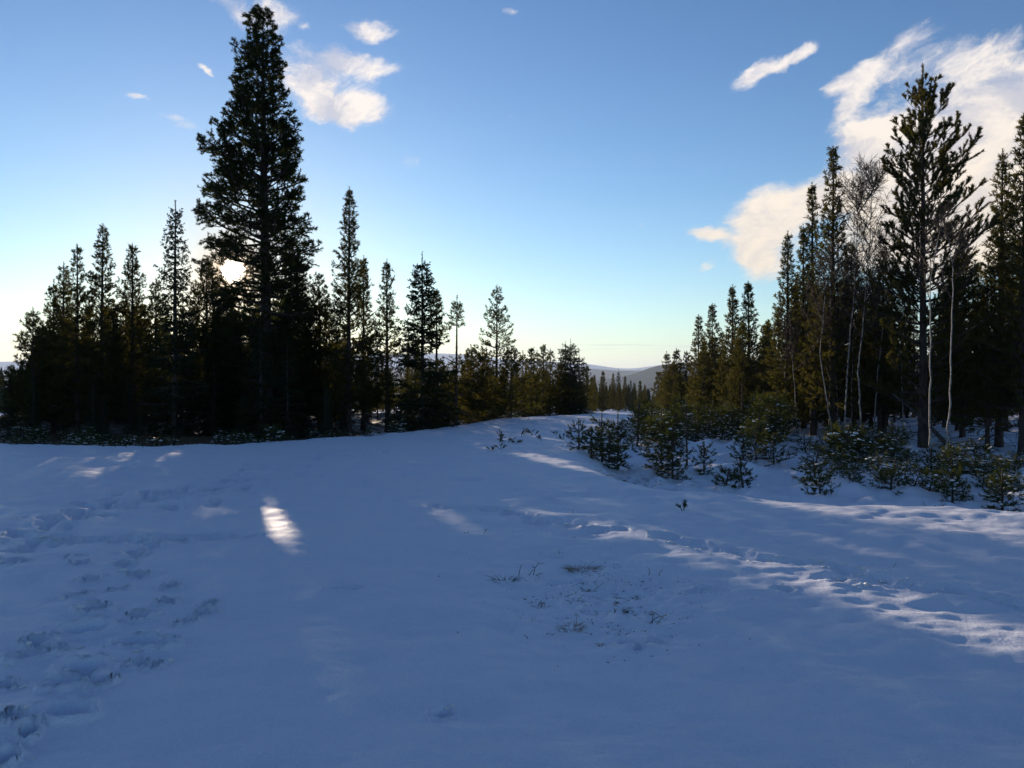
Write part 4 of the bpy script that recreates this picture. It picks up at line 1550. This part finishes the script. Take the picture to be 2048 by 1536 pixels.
grass_tuft(1245, 1262, 14, .03, 10, 'tiny dark wisp of grass beside the two small holes', 1010, 'stem', 1.2)


def stalk(px, py, pts, label, cat='dead stalk', r=.0032, mat='stem', name='dead_stalk', group='stalks sticking out of the snow'):
    """pts: chains of (dx, dy) photograph pixels from the foot; each chain a stem or a side shoot"""
    x, y, z = ground_at(px, py)
    s = y / F
    b = Bits()
    rng = np.random.default_rng(int(px * 7 + py))
    for ch in pts:
        P = np.array([[dx * s, rng.normal(0, .012), -dy * s] for dx, dy in ch], float)
        if len(P) < 3:
            P = np.array([P[0], (P[0] + P[-1]) / 2 + rng.normal(0, .004, 3), P[-1]])
        P[0, 2] -= .02 if tuple(ch[0]) == (0, 0) else 0
        b.tube(P, np.linspace(r, r * .5, len(P)), 4)
    o = link(name, b.mesh(name, M[mat]), None, label=label, category=cat, group=group)
    o.location = (x, y, z)


stalk(1303, 1240, [[(0, 0), (2, -14), (5, -26)], [(-8, 4), (10, -12), (30, -18)]], 'dark crossed stalks standing highest in the bare patch')
stalk(1310, 1243, [[(0, 0), (12, -12), (24, -20)], [(-8, -26), (4, -19), (20, -8)]], 'pale straw crossing the dark stalks in the bare patch', mat='straw')
stalk(1066, 1144, [[(0, 0), (4, -14), (12, -22), (22, -24)], [(4, -14), (-2, -19)], [(12, -22), (9, -25)], [(0, 0), (14, -3), (20, -4)], [(-8, 0), (-2, -9), (2, -12)]], 'bent forked stalk at the top of the bare patch')
stalk(1036, 1147, [[(0, 0), (4, -12), (7, -23)]], 'single thin stalk left of the bent forked one')
stalk(1297, 1144, [[(0, 0), (2, -8), (0, -17)]], 'left of two short stalks standing together in the open snow')
stalk(1316, 1145, [[(0, 0), (4, -8), (9, -15)]], 'right of two short stalks standing together in the open snow')
stalk(1145, 1027, [[(0, 0), (1, -4), (-1, -9)]], 'lone short stub in the sunlit band of snow')
stalk(965, 1063, [[(0, 0), (6, -5), (10, -10)], [(6, -5), (1, -7)], [(0, 0), (-8, 1)]], 'small dark twig lying in a dent left of the bare patch')
stalk(934, 1066, [[(0, 0), (-6, -1)], [(0, 0), (4, -3)]], 'tiny twig end beside the small dark twig')
stalk(881, 1150, [[(0, 0), (-3, -4)], [(0, 0), (6, 0)]], 'tiny twig alone far left of the bare patch')
stalk(1056, 1278, [[(0, 0), (-9, -10)], [(0, 0), (6, 2)]], 'short slanting twig below the bare patch')
stalk(1229, 1226, [[(0, 0), (1, -9), (-2, -14)], [(1, -6), (5, -11)], [(0, 0), (-4, -1)]], 'short forked stalk right of the middle of the bare patch')
stalk(1267, 1216, [[(0, 0), (1, -6)]], 'tiny stub between the forked and the crossed stalks')
stalk(1082, 1203, [[(0, 0), (3, -8), (0, -14)], [(4, -12), (8, -2)]], 'bent straw beside the small dark grass tuft', mat='straw')
stalk(1182, 1168, [[(0, 0), (12, -7), (26, -20)]], 'pale slanting straw right of the round grass tuft', mat='straw')
stalk(1152, 1246, [[(0, 0), (0, -12), (1, -24)]], 'thin upright straw standing in the flat brown tuft', mat='straw', r=.002)
stalk(1121, 1105, [[(0, 0), (-4, -3), (1, -5)], [(0, 0), (5, 0)]], 'dark scrap of twig above the bare patch')
stalk(1148, 1081, [[(0, 0), (4, -2)], [(0, 0), (-4, -1)]], 'tiny scrap of twig in the shallow tracks')
stalk(1786, 1128, [[(0, 0), (2, -5), (6, -9)]], 'tiny stub right of the long track')

# bare bushes in the right snow bank
def bare_bush(px, py, D, h, n, label, seed, spread=.5):
    rng = np.random.default_rng(seed)
    x, y, z = spot(px, D)
    b = Bits()
    A, B = [], []
    for k in range(n):
        a = rng.random() * 6.28
        d = np.array([math.cos(a) * spread, math.sin(a) * spread, 1.0]) * rng.uniform(.6, 1.0)
        t = np.linspace(0, 1, 6)[:, None]
        P = d * h * rng.uniform(.5, 1.05) * t + rng.normal(0, .012, (6, 3)) * t
        b.tube(P, np.linspace(.006, .0025, 6), 3)
        for q in range(2, 6):
            for _ in range(2):
                e = unit(d + rng.normal(0, .5, 3)) * h * rng.uniform(.1, .3)
                A.append(P[q])
                B.append(P[q] + e)
    b.sticks(A, B, .003, .0018)
    o = link('bare_bush', b.mesh('bare_bush', M['twig']), None, label=label, category='bush')
    o.location = (x, y, z)


bare_bush(1866, 1000, 11.9, .42, 7, 'leafless twigs standing in a clump of snow at the edge of the right bank', 1101)
bare_bush(1958, 905, 19.5, .55, 30, 'rounded bare bush dusted grey in the brush near the right edge', 1102, 1.0)
bare_bush(1640, 860, 24.0, .5, 16, 'rusty bare bush at the feet of the pale birch stems', 1103, .8)
bare_bush(1770, 890, 23.0, .6, 18, 'bare bush in the gap right of the pale birch stems', 1104, .8)


def stump(px, D, w, h, label, seed):
    rng = np.random.default_rng(seed)
    x, y, z = spot(px, D)
    r = w * .5 / F * D
    root = empty('tree_stump', label, 'stump', (x, y, z - .02))
    b = Bits()
    b.tube([[0, 0, -.05], [.005, 0, h * .4], [.01, .005, h * .85], [.01, .005, h]], [r * 1.15, r * .95, r * .9, r * .8], 9)
    link('wood', b.mesh('wood', M['rust']), root)
    P = np.array([[.01, .0, h + .005], [-.02, .02, h], [.03, -.02, h]])
    link('snow_cap', lumps_mesh('snow_cap', P, np.array([r * .9, r * .5, r * .5]), rng, M['snow_clump']), root, kind='stuff')


stump(1707, 13.0, 32, .11, 'short rust brown stump with a snow cap at the edge of the right bank', 1111)


def pine_sprig(px, py, h, label, seed, n=3, z=None, lean=.8):
    rng = np.random.default_rng(seed)
    x, y, zz = ground_at(px, py)
    P, D, L = [], [], []
    b = Bits()
    for k in range(n):
        a = rng.random() * 6.28
        d = unit(np.array([math.cos(a) * lean, math.sin(a) * lean, rng.uniform(.5, 1.2)]))
        l = h * rng.uniform(.7, 1.2)
        b.tube([[0, 0, -.03], d * l * .5 + [0, 0, .01], d * l], [.006, .005, .003], 4)
        P.append(d * l * .35)
        D.append(d)
        L.append(l * .65)
        for _ in range(2):
            e = unit(d + rng.normal(0, .5, 3))
            P.append(d * l * .4)
            D.append(e)
            L.append(l * .4)
    root = empty('pine_sprig', label, 'pine sprig', (x, y, zz), 0, 'pine shoots poking through the snow')
    link('stem', b.mesh('stem', M['twig']), root)
    link('needles', needles_mesh('needles', np.array(P), unit(np.array(D)), np.array(L), 260, .05, .009, R(50), rng, M['needle_young']), root, kind='stuff')


pine_sprig(1367, 1021, .13, 'single pine shoot bent over in the open snow before the hollow', 1201, 3)
pine_sprig(1000, 884, .34, 'upright pine shoot, largest of the little group on the rise', 1202, 4, lean=.4)
pine_sprig(1016, 886, .26, 'pine shoot lying right of the largest one on the rise', 1203, 3, lean=1.6)
pine_sprig(1032, 888, .22, 'flat pine shoot, last of the row lying on the rise', 1204, 3, lean=2.2)
pine_sprig(983, 900, .20, 'little pine shoot at the lower left of the group on the rise', 1205, 3, lean=1.4)
pine_sprig(1000, 899, .20, 'little dark pine shoot in front of the largest one on the rise', 1206, 3, lean=1.0)
pine_sprig(1042, 874, .20, 'small forked pine shoot between the group on the rise and the saplings', 1207, 3, lean=.9)
pine_sprig(1068, 872, .34, 'lying pine branch with upturned ends on the rise', 1208, 4, lean=1.6)
pine_sprig(1084, 884, .2, 'thin pine shoot below the lying branch on the rise', 1209, 2, lean=.8)
pine_sprig(1124, 880, .24, 'pine shoot left of the snowy clump in the hollow', 1210, 3, lean=.7)
pine_sprig(1136, 872, .24, 'upper pine shoot left of the snowy clump in the hollow', 1211, 3, lean=.7)
pine_sprig(1114, 872, .2, 'thin pine shoot furthest left of the snowy clump in the hollow', 1212, 2, lean=1.0)


def hollow_grass():
    """matted dead grass and twigs along the foot of the bank"""
    rng = np.random.default_rng(1301)
    b = Bits()
    n = 0
    while n < 520:
        px, d = rng.uniform(1150, 1640), rng.uniform(11.2, 17.5)
        x = (px - 1024) / F * d
        sd = poly_sdf(np.array([x]), np.array([d]), FP)
        if not .25 < sd[0] < 2.3:
            continue
        if perlin(np.array([x * 1.7]), np.array([d * 1.7]), 31)[0] < .08:
            continue
        z = float(terrain(np.array([x]), np.array([d]), True)[0])
        a = rng.random() * 6.28
        dv = np.array([math.cos(a), math.sin(a) * .5, rng.uniform(.0, .5)])
        l = rng.uniform(.05, .17)
        t = np.linspace(0, 1, 4)[:, None]
        P = np.array([x, d, z - .005]) + dv * l * t - np.array([0, 0, .25]) * l * t ** 2
        b.tube(P, np.linspace(.0032, .0014, 4), 3)
        n += 1
    link('dead_grass', b.mesh('dead_grass', M['straw']), None, kind='stuff', label='matted straw coloured grass along the foot of the snow bank')
    # flecks of needle and leaf litter on the thin snow in front
    A, B = [], []
    for k in range(700):
        x, y = rng.normal(.75, .36), rng.normal(6.1, .62)
        if perlin(np.array([x * 3.1]), np.array([y * 3.1]), 71)[0] < .05:
            continue
        z = float(terrain(np.array([x]), np.array([y]), True)[0])
        a = rng.random() * 6.28
        l = rng.uniform(.006, .026)
        A.append([x, y, z + .001])
        B.append([x + math.cos(a) * l, y + math.sin(a) * l, z + .003 + rng.random() * .008])
    c = Bits()
    c.sticks(A, B, .0022, .0012)
    link('leaf_litter', c.mesh('leaf_litter', M['litter']), None, kind='stuff', label='dark flecks of litter on the thin snow of the bare patch')
    A, B = [], []
    for k in range(5000):
        px, d = rng.uniform(-150, 1180), rng.uniform(20, 44)
        x = (px - 1024) / F * d
        sd = poly_sdf(np.array([x]), np.array([d]), FP)[0]
        if not -.35 < sd < 1.8:
            continue
        z = zg(x, d)
        a = rng.random() * 6.28
        l = rng.uniform(.08, .35)
        A.append([x, d, z - .01])
        B.append([x + math.cos(a) * l * .7, d + math.sin(a) * l * .4, z + l * rng.uniform(.1, .8)])
    e = Bits()
    e.sticks(A, B, .008, .003)
    link('heather_twigs', e.mesh('heather_twigs', M['stem']), None, kind='stuff', label='dark heather twigs fringing the snow edge of the left stand')


hollow_grass()


def snow_crumbs():
    """little lumps thrown out round the deeper footprints"""
    rng = np.random.default_rng(1401)
    P, S = [], []
    for (cx, cy, a, b, hd, dep, rim) in DENTS:
        if math.hypot(cx, cy) > 11 or dep < .03:
            continue
        for k in range(int(rng.integers(2, 7))):
            an = rng.random() * 6.28
            rr = rng.uniform(.8, 1.7) * max(a, b)
            P.append([cx + math.cos(an) * rr, cy + math.sin(an) * rr, 0])
            S.append(.006 + .016 * rng.random() ** 2.5)
    P, S = np.array(P), np.array(S)
    P[:, 2] = terrain(P[:, 0], P[:, 1], True) + S * .15
    link('snow_crumbs', lumps_mesh('snow_crumbs', P, S, rng, M['snow_clump']), None, kind='stuff', label='crumbs of snow thrown up round the footprints')


snow_crumbs()
